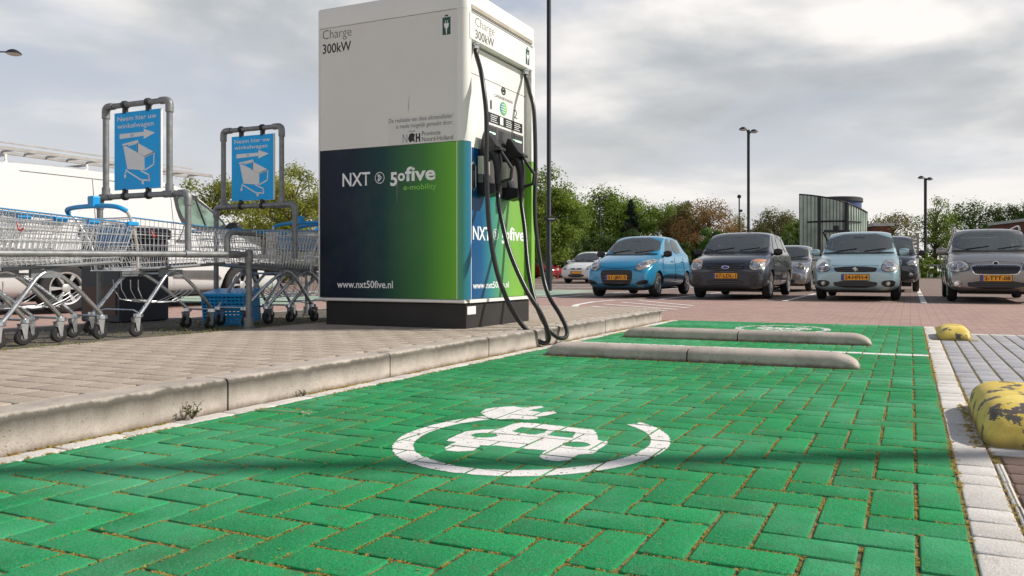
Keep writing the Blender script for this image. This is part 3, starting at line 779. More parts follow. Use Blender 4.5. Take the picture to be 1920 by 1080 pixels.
    b = MB(); b.box(-3.73, -3.13, yF - .0006, yF + .001, 1.524, 1.735); fin(b, 'notice_film', simple('notice film', (.70, .68, .655), .4, var=.02), up)
    def battery(parent, place, s=1):
        b = MB(); 
        b.prism([(-.035, -.07), (.035, -.07), (.035, .06), (-.035, .06)], place, 0, .001); b.prism([(-.014, .066), (.014, .066), (.014, .078), (-.014, .078)], place, 0, .001)
        fin(b, 'battery_icon', M['battgreen'], parent)
        w = MB(); w.prism([(-.021, .015), (.021, .015), (.018, -.012), (.006, -.024), (.003, -.065), (-.003, -.065), (-.006, -.024), (-.018, -.012)], place, .0012, .002)
        for k in (-.011, .007): w.prism([(k, .018), (k + .005, .018), (k + .005, .036), (k, .036)], place, .0012, .002)
        fin(w, 'plug_icon', M['lettwhite'], parent)
    M['battgreen'] = simple('dark green print', (.01, .07, .05), .5)
    battery(up, lambda u, w, d: (-3.20 + u, yF - d, 2.385 + w))
    battery(hd, lambda u, w, d: (X1 + .004 + d, 5.62 + u * .9, 2.385 + w))
    # scrape mark and drip
    b = MB(); b.prism([(-3.54, 1.86), (-3.532, 1.90), (-3.536, 1.80), (-3.542, 1.76), (-3.546, 1.81)], Q, .0003, .0012); fin(b, 'scuff_mark', M['notice'] if 'notice' in M else simple('scuff', (.5, .48, .46), .6), up)
    # logo row, reused on both faces
    def logo(place, ux, parent, k=1.0):
        def T(s, u, w, wd, h, m, bold=0):
            o = place(u, w, 0); rebase(text_mesh(s, 'lettering', M[m], parent, o, ux, (0, 0, 1), wd, h, bold))
        T('NXT', 0, 0, .27 * k, .108, 'lettwhite', .014)
        T('5', .462 * k, -.012, .065 * k, .104, 'lettwhite', .03); T('o', .532 * k, .022, .066 * k, .086, 'lettwhite', .03)
        T('five', .60 * k, .018, .275 * k, .108, 'lettwhite', .025); T('e-mobility', .585 * k, -.052, .30 * k, .044, 'lettgreen', .012)
        b = MB()
        cx_, cz_ = .362 * k, .052
        rr_ = [[place(cx_ + r * k * math.cos(q * math.pi / 12), cz_ + r * math.sin(q * math.pi / 12), .0014) for q in range(24)] for r in (.040, .045)]
        b.quadring(rr_)
        def ln(p, q, w=.004):
            d = Vector((q[0] - p[0], q[1] - p[1])).normalized(); n = Vector((-d.y, d.x)) * w
            b.face([place(cx_ + x * k, cz_ + y, .0015) for x, y in ((p[0] - n.x, p[1] - n.y), (q[0] - n.x, q[1] - n.y), (q[0] + n.x, q[1] + n.y), (p[0] + n.x, p[1] + n.y))])
        ln((-.010, .026), (.016, 0)); ln((.016, 0), (-.010, -.026)); ln((-.010, -.026), (-.018, -.016)); ln((-.018, -.016), (-.002, 0)); ln((-.018, .016), (-.002, 0)); ln((-.018, .016), (-.010, .026))
        fin(b, 'emblem', M['lettwhite'], parent)
    yL = yF
    logo(lambda u, w, d: (-4.172 + u, yL - d, 1.228 + w), (1, 0, 0), lo)
    rebase(text_mesh('www.nxt50five.nl', 'lettering', M['lettwhite'], lo, (-4.226, yL, .428), (1, 0, 0), (0, 0, 1), .54, .058, .012))
    b = MB(); b.prism([(-3.66, 1.30), (-3.63, 1.31), (-3.635, 1.2), (-3.645, 1.05), (-3.655, 1.16)], Q, .0004, .0011); fin(b, 'dried_drip', simple('pale drip', (.10, .12, .10), .6), lo)
    XL = XP + .001
    logo(lambda u, w, d: (XL + d, 4.865 + u, .80 + w), (0, 1, 0), lp, .93)
    rebase(text_mesh('www.nxt50five.nl', 'lettering', M['lettwhite'], lp, (XL, 4.865, .425), (0, 1, 0), (0, 0, 1), .545, .052, .012))
    rebase(text_mesh('Charge', 'lettering', M['lettgrey'], hd, (X1 + .004, 4.80, 2.40), (0, 1, 0), (0, 0, 1), .275, .070, -.016))
    rebase(text_mesh('300kW', 'lettering', M['lettgrey'], hd, (X1 + .004, 4.80, 2.305), (0, 1, 0), (0, 0, 1), .27, .070, .008))
    for s, y, z, w, h in (('CAMERABEWAKING', 5.18, 1.955, .30, .026), ('1', 5.115, 1.845, .03, .075), ('2', 5.50, 1.845, .055, .075)):
        rebase(text_mesh(s, 'lettering', M['lettgrey'], fp, (XP, y, z), (0, 1, 0), (0, 0, 1), w, h, 0))
    b = MB(); b.quadring([[(XP + .001, 5.325 + r * math.cos(q * math.pi / 10), 2.06 - .03 + r * .9 * math.sin(q * math.pi / 10)) for q in range(20)] for r in (.022, .038)]); b.box(XP, XP + .001, 5.305, 5.345, 2.02, 2.043); fin(b, 'camera_icon', M['lettblack'], fp)
    b = MB(); b.lathe([(.056, 0), (.056, .0015)], (XP, 5.325, 1.885), 'x', 28); dk = fin(b, 'round_sticker', grad_mat('sticker film', 1, 5.27, 5.38, [(0, (.05, .25, .35)), (1, (.25, .6, .08))]), fp)
    b = MB()
    for k, w in enumerate((.05, .075, .075, .05)): b.box(XP + .0012, XP + .0024, 5.325 - w / 2, 5.325 + w / 2, 1.915 - k * .02, 1.921 - k * .02)
    fin(b, 'print_lines', M['lettwhite'], dk)
    # instruction strip and display
    b = MB(); b.box(XP, XP + .004, 5.06, 5.64, 1.738, 1.815); isp = fin(b, 'instruction_strip', M['lettblack'], fp)
    b = MB()
    for y0 in (5.12, 5.36, 5.50):
        for k in range(4): b.box(XP + .004, XP + .005, y0, y0 + random.uniform(.07, .11), 1.747 + k * .016, 1.752 + k * .016)
    b.box(XP + .004, XP + .0052, 5.265, 5.315, 1.745, 1.808); fin(b, 'print_lines', M['lettwhite'], isp)
    b = MB(); b.box(XP, XP + .012, 5.045, 5.64, 1.16, 1.715, bev=.003); ds = fin(b, 'display_panel', M['dispgrey'], fp)
    b = MB(); b.box(XP + .012, XP + .0135, 5.22, 5.41, 1.30, 1.69); fin(b, 'screen', M['screen'], ds)
    for y0, y1 in ((5.065, 5.195), (5.435, 5.625)):
        b = MB(); b.box(XP + .012, XP + .0135, y0, y1, 1.45, 1.70); fin(b, 'screen', simple('black window', (.03, .03, .03), .15), ds)
        b = MB(); b.box(XP + .0137, XP + .0155, y0 + .02, y1 - .02, 1.645, 1.66); fin(b, 'status_light', M['led'], ds)
    # small vertical door handle
    b = MB(); b.prism([(4.835, 1.20), (4.862, 1.175), (4.888, 1.20), (4.888, 1.36), (4.862, 1.385), (4.835, 1.36)], lambda u, w, d: (XP + d, u, w), .001, .012); hb = fin(b, 'door_handle', M['blackplastic'], lp)
    b = MB(); b.tube([(XP + .008, u, w) for u, w in ((4.832, 1.20), (4.862, 1.17), (4.892, 1.20), (4.892, 1.36), (4.862, 1.39), (4.832, 1.36), (4.832, 1.20))], .0035, 6); fin(b, 'handle_frame', M['chrome'], hb)
    # holsters and nozzles
    def noz(yc, dx, hosep, glandp):
        f = lambda u, w, d: (XP + u, yc + d, w)
        h = MB(); h.prism([(0, 1.30), (.055, 1.30), (.085, 1.235), (.155, 1.225), (.155, 1.155), (.06, 1.13), (0, 1.15)], f, -.055, .055)
        hl = fin(h, 'holster', M['blackplastic'])
        h = MB(); h.box(XP + .013, XP + .058, yc - .065, yc + .035, 1.30, 1.44, bev=.004); fin(h, 'holster_label', simple('cream label', (.62, .60, .50), .5), hl)
        h = MB(); h.box(XP + .013, XP + .056, yc - .064, yc + .034, 1.235, 1.298, bev=.004); fin(h, 'holster_plate', M['cartgrey'], hl)
        n = MB()
        hood = [(.012, 1.45), (.040, 1.60), (.055, 1.632), (.075, 1.63), (.105, 1.595), (.135, 1.552), (.160, 1.518), (.196, 1.500), (.196, 1.482), (.150, 1.480), (.10, 1.47), (.05, 1.445)]
        n.prism(hood, f, -.042, .042); n.prism([(.05, 1.628), (.10, 1.598), (.155, 1.516), (.150, 1.50), (.10, 1.55)], f, -.048, -.0425)
        nz = fin(n, 'charging_plug', M['blackplastic'])
        g = MB()
        g.tube([(XP + .09, yc, 1.50), (XP + .135, yc, 1.44), (XP + .155, yc, 1.36), (XP + .160, yc, 1.28), (XP + .160, yc, 1.22)], lambda u: .042 - .012 * u, 12, smooth=4)
        g.tube([(XP + .10, yc, 1.46), (XP + .03, yc, 1.42)], .035, 10)
        fin(g, 'grip', M['blackplastic'], nz, smooth=True)
        g = MB(); g.tube([(XP + .165, yc, 1.492), (XP + .275, yc, 1.342), (XP + .265, yc, 1.262), (XP + .20, yc, 1.245), (XP + .165, yc, 1.25)], .0135, 8)
        fin(g, 'guard', M['blackplastic'], nz, smooth=True)
        g = MB(); g.cyl((XP + .160, yc, 1.235), (XP + .158, yc, 1.165), .026, 12, .019); fin(g, 'cable_boot', M['rubber'], nz, smooth=True)
        hose = MB(); hose.tube(hosep, .0175, 12, smooth=6); ho = fin(hose, 'charging_cable', M['hose'], smooth=True)
        gl = MB(); gx, gy = glandp; gl.lathe([(.034, 0), (.034, -.012), (.026, -.018), (.026, -.04), (.020, -.044)], (gx, gy, 2.283), 'z', 14); fin(gl, 'cable_gland', M['chrome'], ho, smooth=True)
    h1 = [(-3.06, 4.86, 2.27), (-3.05, 4.852, 2.20), (-2.98, 4.80, 2.06), (-2.93, 4.763, 1.90), (-2.9, 4.751, 1.691), (-2.88, 4.72, 1.30), (-2.85, 4.713, 0.863), (-2.78, 4.723, 0.513), (-2.68, 4.781, 0.241), (-2.58, 4.881, 0.081), (-2.51, 4.92, 0.026), (-2.47, 4.915, 0.078), (-2.5, 4.854, 0.241), (-2.6, 4.795, 0.436), (-2.74, 4.808, 0.709), (-2.86, 4.883, 0.993), (-2.925, 4.965, 1.12), (-2.932, 4.98, 1.20)]
    h2 = [(-3.06, 5.65, 2.27), (-3.05, 5.640, 2.20), (-2.98, 5.575, 2.06), (-2.93, 5.553, 1.90), (-2.9, 5.525, 1.484), (-2.87, 5.458, 1.034), (-2.82, 5.428, 0.726), (-2.72, 5.375, 0.401), (-2.56, 5.29, 0.216), (-2.48, 5.246, 0.104), (-2.46, 5.175, 0.050), (-2.48, 5.07, 0.062), (-2.55, 5.012, 0.159), (-2.66, 5.05, 0.349), (-2.76, 5.134, 0.593), (-2.86, 5.266, 0.892), (-2.925, 5.33, 1.10), (-2.932, 5.34, 1.20)]
    noz(4.98, 0, h1, (-3.06, 4.86)); noz(5.34, 0, h2, (-3.06, 5.65))
charger()

# ------------------------------------------------------------------ trolley corral frames with signs
def corral(Y, zt, zm, lx, rx, ux0, ux1, labelf, labels_, which):
    r = empty('sign_frame', (-5.07, Y, IZ), labelf, 'pipe frame', 'grey pipe sign frames over the trolley lane')
    b = MB(); rad = .020
    def pipe(pts, joints=True):
        b.tube([(p[0], Y, p[1]) for p in pts], rad, 12)
    for x in (lx, rx): pipe([(x, IZ if x == lx else .66), (x, zm - .03)])
    pipe([(lx + .03, zm), (rx - .03, zm)])
    for x in (ux0, ux1): pipe([(x, zm), (x, zt - .03)])
    pipe([(ux0 + .03, zt), (ux1 - .03, zt)])
    b.build('pipe', M['galv'], r, smooth=True, world=True)
    def fitting(pts):
        f = MB(); f.tube([(p[0], Y, p[1]) for p in pts], .026, 12, smooth=4); f.build('pipe_fitting', M['galv'], r, smooth=True, world=True)
    e = .06
    fitting([(lx, zm - .085), (lx, zm - .035), (lx + .01, zm - .01), (lx + .035, zm), (lx + .085, zm)])
    fitting([(rx, zm - .085), (rx, zm - .035), (rx - .01, zm - .01), (rx - .035, zm), (rx - .085, zm)])
    fitting([(ux0, zt - .085), (ux0, zt - .035), (ux0 + .01, zt - .01), (ux0 + .035, zt), (ux0 + .085, zt)])
    fitting([(ux1, zt - .085), (ux1, zt - .035), (ux1 - .01, zt - .01), (ux1 - .035, zt), (ux1 - .085, zt)])
    for x in (ux0, ux1):
        fitting([(x - .05, zm), (x + .05, zm)]); fitting([(x, zm), (x, zm + .07)])
    for x in (lx,): 
        f = MB(); f.lathe([(.055, 0), (.055, .006), (.034, .01), (.034, .07), (.030, .072)], (x, Y, IZ), 'z', 14); f.build('foot_flange', M['galv'], r, smooth=True, world=True)
    # sign hung by clips
    bx0, bx1 = ux0 + .10, ux1 - .075; bz0, bz1 = zm + .045, zt - .055; w = bx1 - bx0; h = bz1 - bz0
    s = empty('trolley_sign', ((bx0 + bx1) / 2, Y, bz0), labels_, 'sign', 'blue trolley signs')
    m = MB(); m.box(bx0, bx1, Y - .006, Y + .006, bz0, bz1); bd = m.build('board', [M['signwhite']], s, world=True)
    yf = Y - .006
    m = MB(); m.box(bx0 + .001, bx1 - .008, yf - .0008, yf, bz0 + .001, bz1 - .001); m.build('blue_film', M['signblue'], bd, world=True)
    yf -= .0008
    P = lambda u, v, d=.0008: (bx0 + u * w, yf - d, bz1 - v * h)
    rebase(text_mesh('Neem hier uw', 'lettering', M['signwhite'], bd, P(.07, .110, 0), (1, 0, 0), (0, 0, 1), w * .84, h * .062, .008))
    rebase(text_mesh('winkelwagen', 'lettering', M['signwhite'], bd, P(.07, .205, 0), (1, 0, 0), (0, 0, 1), w * .78, h * .062, .008))
    m = MB()
    def poly(*pts): m.face([P(u, v, .001) for u, v in pts])
    poly((.12, .275), (.64, .275), (.64, .325), (.12, .340)); poly((.64, .235), (.88, .300), (.64, .365))
    m.build('arrow', M['signwhite'], bd, world=True, recalc=False)
    m = MB(); m.quadring([[P(.39 + rr_ * math.cos(a * .524), .305 + rr_ * .55 * math.sin(a * .524), .002) for a in range(12)] for rr_ in (.02, .032)]); m.build('round_mark', M['signblue'], bd, world=True)
    m = MB()
    def ln(p, q, t=.022):
        d = Vector((q[0] - p[0], (q[1] - p[1]) * h / w)).normalized(); n = Vector((-d.y, d.x)) * t / 2
        poly((p[0] - n.x, p[1] - n.y * w / h), (q[0] - n.x, q[1] - n.y * w / h), (q[0] + n.x, q[1] + n.y * w / h), (p[0] + n.x, p[1] + n.y * w / h))
    poly((.20, .44), (.25, .435), (.66, .59), (.66, .765), (.29, .735))
    poly((.50, .405), (.86, .545), (.66, .595), (.50, .53)); 
    ln((.18, .42), (.52, .385), .03); ln((.30, .435), (.53, .405), .02); ln((.505, .41), (.505, .535), .02)
    ln((.86, .545), (.85, .70)); ln((.85, .70), (.66, .765)); ln((.66, .595), (.86, .545))
    ln((.27, .735), (.24, .80)); ln((.27, .755), (.58, .885)); ln((.58, .885), (.72, .895)); ln((.72, .895), (.76, .83)); ln((.76, .83), (.57, .765))
    for u, v in ((.24, .825), (.62, .92), (.75, .885)): poly((u - .025, v - .02), (u + .025, v - .02), (u + .02, v + .022), (u - .02, v + .022))
    m.build('trolley_symbol', M['signwhite'], bd, world=True, recalc=False)
    for x in (bx0 + w * .22, bx0 + w * .72):
        for zc_, zp in ((zt, bz1), (zm, bz0)):
            m = MB(); m.lathe([(.028, -.012), (.030, -.010), (.030, .010), (.028, .012)], (x, Y, zc_), 'x', 12); m.box(x - .011, x + .011, Y - .015, Y + .015, min(zp, zc_) - .008, max(zp, zc_) + .008)
            m.build('clip', M['blackplastic'], s, world=True)
corral(3.68, 1.755, 1.098, -5.52, -4.62, -5.455, -4.80, 'galvanised pipe frame over the trolley lane, left of the two, carrying the nearer sign', 'blue trolley sign with white arrow, the larger one on the left frame', 0)
corral(4.64, 1.742, 1.100, -5.49, -4.62, -5.405, -4.76, 'galvanised pipe frame nearer the charging cabinet, carrying the smaller looking sign', 'blue trolley sign with white arrow, the one with trees behind it', 1)
def rail(pts, label, posts):
    r = empty('guard_rail', (pts[0][0], pts[0][1], IZ), label, 'rail', 'grey pipe rails of the trolley lane')
    b = MB(); b.tube(pts, .0195, 12); b.build('pipe', M['galv'], r, smooth=True, world=True)
    for x, y, z in posts:
        b = MB(); b.tube([(x, y, IZ), (x, y, z)], .021, 12); b.build('post', M['galv'], r, smooth=True, world=True)
        b = MB(); b.lathe([(.05, 0), (.05, .006), (.034, .01), (.034, .08), (.030, .082)], (x, y, IZ), 'z', 14); b.build('foot_flange', M['galv'], r, smooth=True, world=True)
        b = MB(); b.lathe([(.031, -.06), (.031, .02), (.02, .032)], (x, y, z), 'z', 12); b.build('pipe_fitting', M['galv'], r, smooth=True, world=True)
    b = MB()
    d = (Vector(pts[1]) - Vector(pts[0])).normalized()
    for k in (.75, .93): 
        c = Vector(pts[0]).lerp(Vector(pts[1]), k); b = MB(); b.tube([c - d * .05, c + d * .05], .026, 12); b.build('pipe_coupling', M['galv'], r, smooth=True, world=True)
rail([(-4.56, 2.2, .650), (-4.60, 4.17, .685)], 'long grey pipe rail in front of the trolleys with end post', [(-4.60, 4.17, .685)])
rail([(-5.52, 2.2, .69), (-5.52, 7.2, .69)], 'grey pipe rail on the far side of the trolley lane', [(-5.52, 7.2, .69), (-5.52, 5.7, .69)])
b = MB(); b.tube([(-4.60, 3.98, .66), (-4.60, 3.98, .80), (-4.60, 4.01, .835), (-4.62, 4.06, .845), (-4.75, 4.42, .845), (-4.76, 4.45, .83), (-4.76, 4.46, .69)], .021, 12, smooth=2)
tag(b.build('guard_rail', M['galv'], smooth=True), 'short raised pipe hoop between the two sign frames', 'rail', 'grey pipe rails of the trolley lane')
# chain hanging from the left frame
b = MB()
p0, p1 = Vector((-4.63, 3.70, 1.06)), Vector((-5.25, 4.1, .80))
for k in range(26):
    t = k / 25; c = p0.lerp(p1, t); c.z -= .10 * 4 * t * (1 - t) * .5
    d = Vector((-.6, .4, 0)).normalized() * .016; up = Vector((0, 0, .007)) if k % 2 else Vector((.004, .006, 0))
    b.tube([c - d, c - d * .5 + up, c + d * .5 + up, c + d, c + d * .5 - up, c - d * .5 - up, c - d], .0022, 4)
tag(b.build('chain', M['galv']), 'thin steel chain hanging from the left sign frame', 'chain')

# ------------------------------------------------------------------ shopping trolleys
def make_cart():
    root = empty('shopping_trolley', (0, 0, 0), 'x', 'trolley', 'shopping trolleys in the lane')
    # basket corners (y along length; rear y=-.05, front y=.82)
    RT, FT, RB, FB = .775, .735, .43, .485
    def wt(y): u = (y + .05) / .87; return .27 - .075 * u       # half width top
    def wb(y): u = (y + .05) / .87; return .215 - .06 * u
    def zt(y): return RT + (FT - RT) * (y + .05) / .87
    def zb(y): return RB + (FB - RB) * (y - .0) / .76
    b = MB(); rw = .0022
    def w_(pts, r=rw): b.tube(pts, r, 4, caps=False)
    for s in (-1, 1):
        for k in range(27):
            yt = -.04 + k * .033; yb = .01 + k * .0287
            w_([(s * wt(yt), yt, zt(yt)), (s * wb(yb), yb, zb(yb))])
        for lv in (.0, .14, .30, .5, .7, .86, 1.0):
            y0, y1 = -.05 * (1 - lv) + .0 * lv, .82 * (1 - lv) + .76 * lv
            pts = []
            for q in (0, .5, 1):
                y = y0 + (y1 - y0) * q
                pts.append((s * (wt(y) * (1 - lv) + wb(y) * lv), y, zt(y) * (1 - lv) + zb(y) * lv))
            w_(pts, .0045 if lv in (0, 1) else .0027)
    for k in range(15):
        x = -1 + 2 * k / 14
        w_([(x * wt(.82), .82, FT), (x * wb(.76), .76, FB), (x * wb(0), 0, RB)])
    for k in range(9):
        y = .76 * k / 8; w_([(-wb(y), y, zb(y)), (wb(y), y, zb(y))])
    for lv in (0, .25, .5, .75): 
        y = .82 - .06 * lv; z = FT + (FB - FT) * lv; x = wt(.82) * (1 - lv) + wb(.76) * lv; w_([(-x, y, z), (x, y, z)], .0045 if lv == 0 else .0027)
    w_([(-.27, -.05, RT), (.27, -.05, RT)], .005)
    b.build('basket', M['wire'], root)
    b = MB()   # rear flap
    for k in range(14):
        x = -.25 + .5 * k / 13; b.tube([(x, -.03, RT - .01), (x * .84, .13, RB + .03)], rw, 4, caps=False)
    for lv in (0, .3, .6, 1): b.tube([(-.25 * (1 - .16 * lv), -.03 + .16 * lv, RT - .01 - .31 * lv), (.25 * (1 - .16 * lv), -.03 + .16 * lv, RT - .01 - .31 * lv)], .003, 4)
    b.build('rear_flap', M['wire'], root)
    b = MB(); b.box(-.16, .16, .012, .022, .60, .735, bev=.004); b.build('child_seat', M['bluedark'], root)
    b = MB(); b.tube([(-.295, -.085, .812), (-.255, -.118, .838), (-.12, -.128, .850), (.12, -.128, .850), (.255, -.118, .838), (.295, -.085, .812)], .0155, 10, smooth=4)
    hd = b.build('handle', M['blueplastic'], root, smooth=True)
    b = MB(); b.prism([(-.02, .845), (.03, .845), (.035, .905), (.03, .915), (-.02, .912), (-.025, .90)], lambda u, w, d: (u + .04, -.135 + d, w), -.022, .022); b.build('coin_lock', M['blueplastic'], hd)
    for s in (-1, 1):
        b = MB(); b.tube([(s * .286, -.085, .815), (s * .272, -.045, .76), (s * .235, .02, .60), (s * .215, .04, .43)], .009, 8, smooth=3); b.build('handle_bracket', M['wire'], root, smooth=True)
        b = MB()   # side frame, inverted V, oval tube
        xs = [.235, .23, .222, .212, .205, .20, .175, .14, .13]
        yz = [(.03, .135), (.085, .20), (.185, .335), (.235, .395), (.29, .425), (.35, .41), (.47, .325), (.63, .17), (.655, .135)]
        b.tube([(s * x, y, z) for x, (y, z) in zip(xs, yz)], .0128, 10, smooth=3); b.build('side_frame', M['cartleg'], root, smooth=True)
        b = MB(); b.tube([(s * .213, .05, .437), (s * .155, .74, .487)], .013, 6); b.box(s * .20 - .012, s * .20 + .012, .20, .36, .39, .44); b.build('basket_rail', M['cartgrey'], root, smooth=True)
        b = MB(); b.box(s * .212 - .012, s * .212 + .012, .76, .83, .722, .748, bev=.004); b.build('corner_bumper', M['blueplastic'], root)
        b = MB(); b.tube([(s * .279, -.04, .777), (s * .204, .80, .739)], .0028, 6); b.build('rim_strip', M['blueplastic'], root)
        for cy_, cx_ in ((.03, .235), (.655, .13)):
            c = MB(); c.lathe([(.026, .150), (.028, .128), (.022, .124)], (s * cx_, cy_, 0), 'z', 12)
            for e in (-1, 1): c.prism([(-.026, .125), (.016, .125), (.006, .038), (-.008, .038)], lambda u, w, d, e=e, s=s, cx_=cx_, cy_=cy_: (s * cx_ + e * .018 + d, cy_ + u - .012, w), -.002, .002)
            cs = c.build('castor', M['cartleg'], root)
            wv = MB(); wv.lathe([(.012, -.012), (.040, -.012), (.045, -.008), (.046, 0), (.045, .008), (.040, .012), (.012, .012)], (s * cx_, cy_ - .016, .046), 'x', 20); wv.build('wheel', M['rubber'], cs, smooth=True, angle=30)
            hb = MB(); hb.lathe([(.018, -.0135), (.018, .0135)], (s * cx_, cy_ - .016, .046), 'x', 12); hb.build('hub', M['cartgrey'], cs)
    b = MB(); b.tube([(-.13, .655, .145), (.13, .655, .145)], .008, 6); b.build('cross_bar', M['cartleg'], root)
    b = MB(); b.tube([(-.2, .33, .41), (.2, .33, .41)], .009, 6); b.build('cross_bar', M['cartleg'], root)
    b = MB(); b.tube([(-.235, .04, .15), (-.14, .06, .17), (.14, .06, .17), (.235, .04, .15)], .0055, 6); b.build('cross_bar', M['cartleg'], root)
    b = MB()   # wire crate rest underneath
    for x in (-.13, -.05, .05, .13): b.tube([(x, .10, .37), (x * .9, .14, .235), (x * .7, .40, .215), (x * .6, .56, .30)], .003, 5, smooth=2)
    for y, z in ((.14, .235), (.40, .215)): b.tube([(-.13, y, z), (.13, y, z)], .003, 5)
    b.build('crate_rest', M['wire'], root)
    b = MB(); b.tube([(.262, .10, .70), (.275, .10, .665), (.285, .105, .655), (.29, .115, .67)], .005, 6, smooth=2); b.build('bag_hook', M['red'], root)
    return root
proto = make_cart()
spots = [(-4.90, 2.10, 0, 'wire trolley deepest in the left stack, mostly out of view'), (-4.90, 2.30, .02, 'second wire trolley of the left nested stack'), (-4.89, 2.53, -.01, 'front wire trolley of the left nested stack, arched legs in view'),
         (-4.95, 3.37, -.03, 'single wire trolley in the middle with raised blue handle and blue child seat'),
         (-4.93, 4.93, math.pi + .05, 'wire trolley facing the camera side, nearest the blue crate'), (-4.93, 5.18, math.pi, 'wire trolley nested behind, beside the charging cabinet'), (-4.90, 1.90, 0, 'hindmost wire trolley of the left stack at the picture edge'), (-4.95, 5.43, math.pi, 'last wire trolley of the right stack, half hidden by the cabinet')]
for i, (x, y, a, lb) in enumerate(spots):
    o = proto if i == 0 else copy_tree(proto)
    o.location = (x, y, IZ); o.rotation_euler = (0, 0, a); o['label'] = lb
# blue crate on its side in the lane
def crate():
    r = empty('plastic_crate', (-5.08, 4.45, IZ), 'bright blue lattice plastic shopping crate lying on its side behind the rail post', 'crate', rz=R(25)); r.rotation_euler = (R(8), 0, R(20))
    b = MB(); w, d, h = .165, .12, .25
    for x in (-w, w):
        b.box(x - .004, x + .004, -d, d, .02, h)
    for k in range(9):
        z = .03 + k * .027; b.box(-w, w, d - .004, d + .004, z, z + .014); b.box(-w, w, -d - .004, -d + .004, z, z + .014)
    for k in range(11):
        x = -w + 2 * w * k / 10; b.box(x - .005, x + .005, -d - .005, -d + .005, .02, h); b.box(x - .005, x + .005, d - .005, d + .005, .02, h)
    b.box(-w, w, -d, d, .012, .02); b.build('crate_wall', M['blueplastic'], r)
    b = MB(); b.box(-w - .015, w + .015, -d - .015, d + .015, h - .005, h + .022, bev=.006); b.build('crate_rim', M['blueplastic'], r)
    b = MB()
    for k in range(6): b.box(-w - .006, -w - .004, -d + .05 + k * .03, -d + .065 + k * .03, .08, .18)
    b.build('crate_slots', M['signwhite'], r)
crate()
def bin_():
    r = empty('litter_bin', (-6.30, 4.42, IZ), 'dark square litter bin standing behind the middle trolley', 'bin')
    b = MB(); b.box(-.24, .24, -.22, .22, 0, .70, bev=.01); b.build('bin_body', simple('dark navy bin', (.018, .024, .036), .5), r)
    b = MB(); b.box(-.26, .26, -.24, .24, .70, .80, bev=.02); b.build('bin_lid', simple('slate lid', (.05, .055, .06), .5), r)
    b = MB(); b.box(-.20, .20, -.226, -.221, .06, .30); b.build('bin_door', simple('brown panel', (.09, .045, .03), .6), r)
bin_()

# ------------------------------------------------------------------ vehicles
def chaikin(p, it=2):
    for _ in range(it):
        q = []
        for i in range(len(p)):
            a, b = p[i], p[(i + 1) % len(p)]
            q += [(a[0] * .75 + b[0] * .25, a[1] * .75 + b[1] * .25), (a[0] * .25 + b[0] * .75, a[1] * .25 + b[1] * .75)]
        p = q
    return p
def resample(p, n):
    L = [0]; m = len(p)
    for i in range(m): L.append(L[-1] + math.dist(p[i], p[(i + 1) % m]))
    out = []; j = 0
    if m >= n: return p
    for k in range(n):
        t = L[-1] * k / n
        while L[j + 1] < t: j += 1
        u = (t - L[j]) / max(1e-9, L[j + 1] - L[j]); a, b = p[j], p[(j + 1) % m]
        out.append((a[0] + (b[0] - a[0]) * u, a[1] + (b[1] - a[1]) * u))
    return out
M['cabin'] = simple('dark cabin lining', (.07, .07, .068), .85, var=.1)
M['seat'] = simple('dark seat cloth', (.05, .05, .055), .9, var=.15)
def clearglass():
    m, nt, b = newmat('clear car glass'); nt.nodes.remove(b)
    t = N(nt, 'ShaderNodeBsdfTransparent', {'Color': (.84, .90, .87, 1)}); g = N(nt, 'ShaderNodeBsdfGlossy', {'Color': (1, 1, 1, 1), 'Roughness': .03})
    f = N(nt, 'ShaderNodeFresnel', {'IOR': 2.1}); mx = N(nt, 'ShaderNodeMixShader', {0: f.outputs[0]})
    nt.links.new(t.outputs[0], mx.inputs[1]); nt.links.new(g.outputs[0], mx.inputs[2])
    df = N(nt, 'ShaderNodeBsdfDiffuse', {'Color': (.42, .47, .44, 1)}); m2 = N(nt, 'ShaderNodeMixShader', {0: .13}); nt.links.new(mx.outputs[0], m2.inputs[1]); nt.links.new(df.outputs[0], m2.inputs[2]); mx = m2
    nt.links.new(mx.outputs[0], [n for n in nt.nodes if n.type == 'OUTPUT_MATERIAL'][0].inputs[0]); return m
M['clear'] = clearglass()
def cabin(B, root, st, ws, rear_y=None):
    zb = min(q for _, q in ws); y0 = st[5][0]; x = .36
    rows = [(y0 + 1.12, .26), (y0 + 1.95, .20)]
    for ry, hh in rows:
        for sd in (-1, 1):
            b = MB(); b.tube([(sd * x, ry, zb - .05), (sd * x, ry + .04, zb + .03)], .14, 12); b.v = [(vx if True else 0, ry + (vy - ry) * .5, vz) for vx, vy, vz in b.v]
            b.box(sd * x - .12, sd * x + .12, ry + .02, ry + .11, zb + hh * .30, zb + hh, bev=.03)
            for k in (-.05, .05): b.tube([(sd * x + k, ry + .06, zb), (sd * x + k, ry + .06, zb + hh * .5)], .008, 6)
            b.build('headrest', M['seat'], root, smooth=True, angle=50)
    b = MB(); c0 = Vector((x, y0 + .46, zb + .015)); b.tube([c0 + Vector((math.cos(a) * .18, -math.sin(a) * .07, math.sin(a) * .17)) for a in [q * math.pi / 12 for q in range(0, 13)]], .014, 8); b.build('steering_wheel', M['cabin'], root, smooth=True)
    zt_ = max(q for _, q in ws); b = MB(); b.box(-.11, .11, st[6][0] + .18, st[6][0] + .205, zt_ - .13, zt_ - .07, bev=.008); b.build('rear_view_mirror', M['cabin'], root)
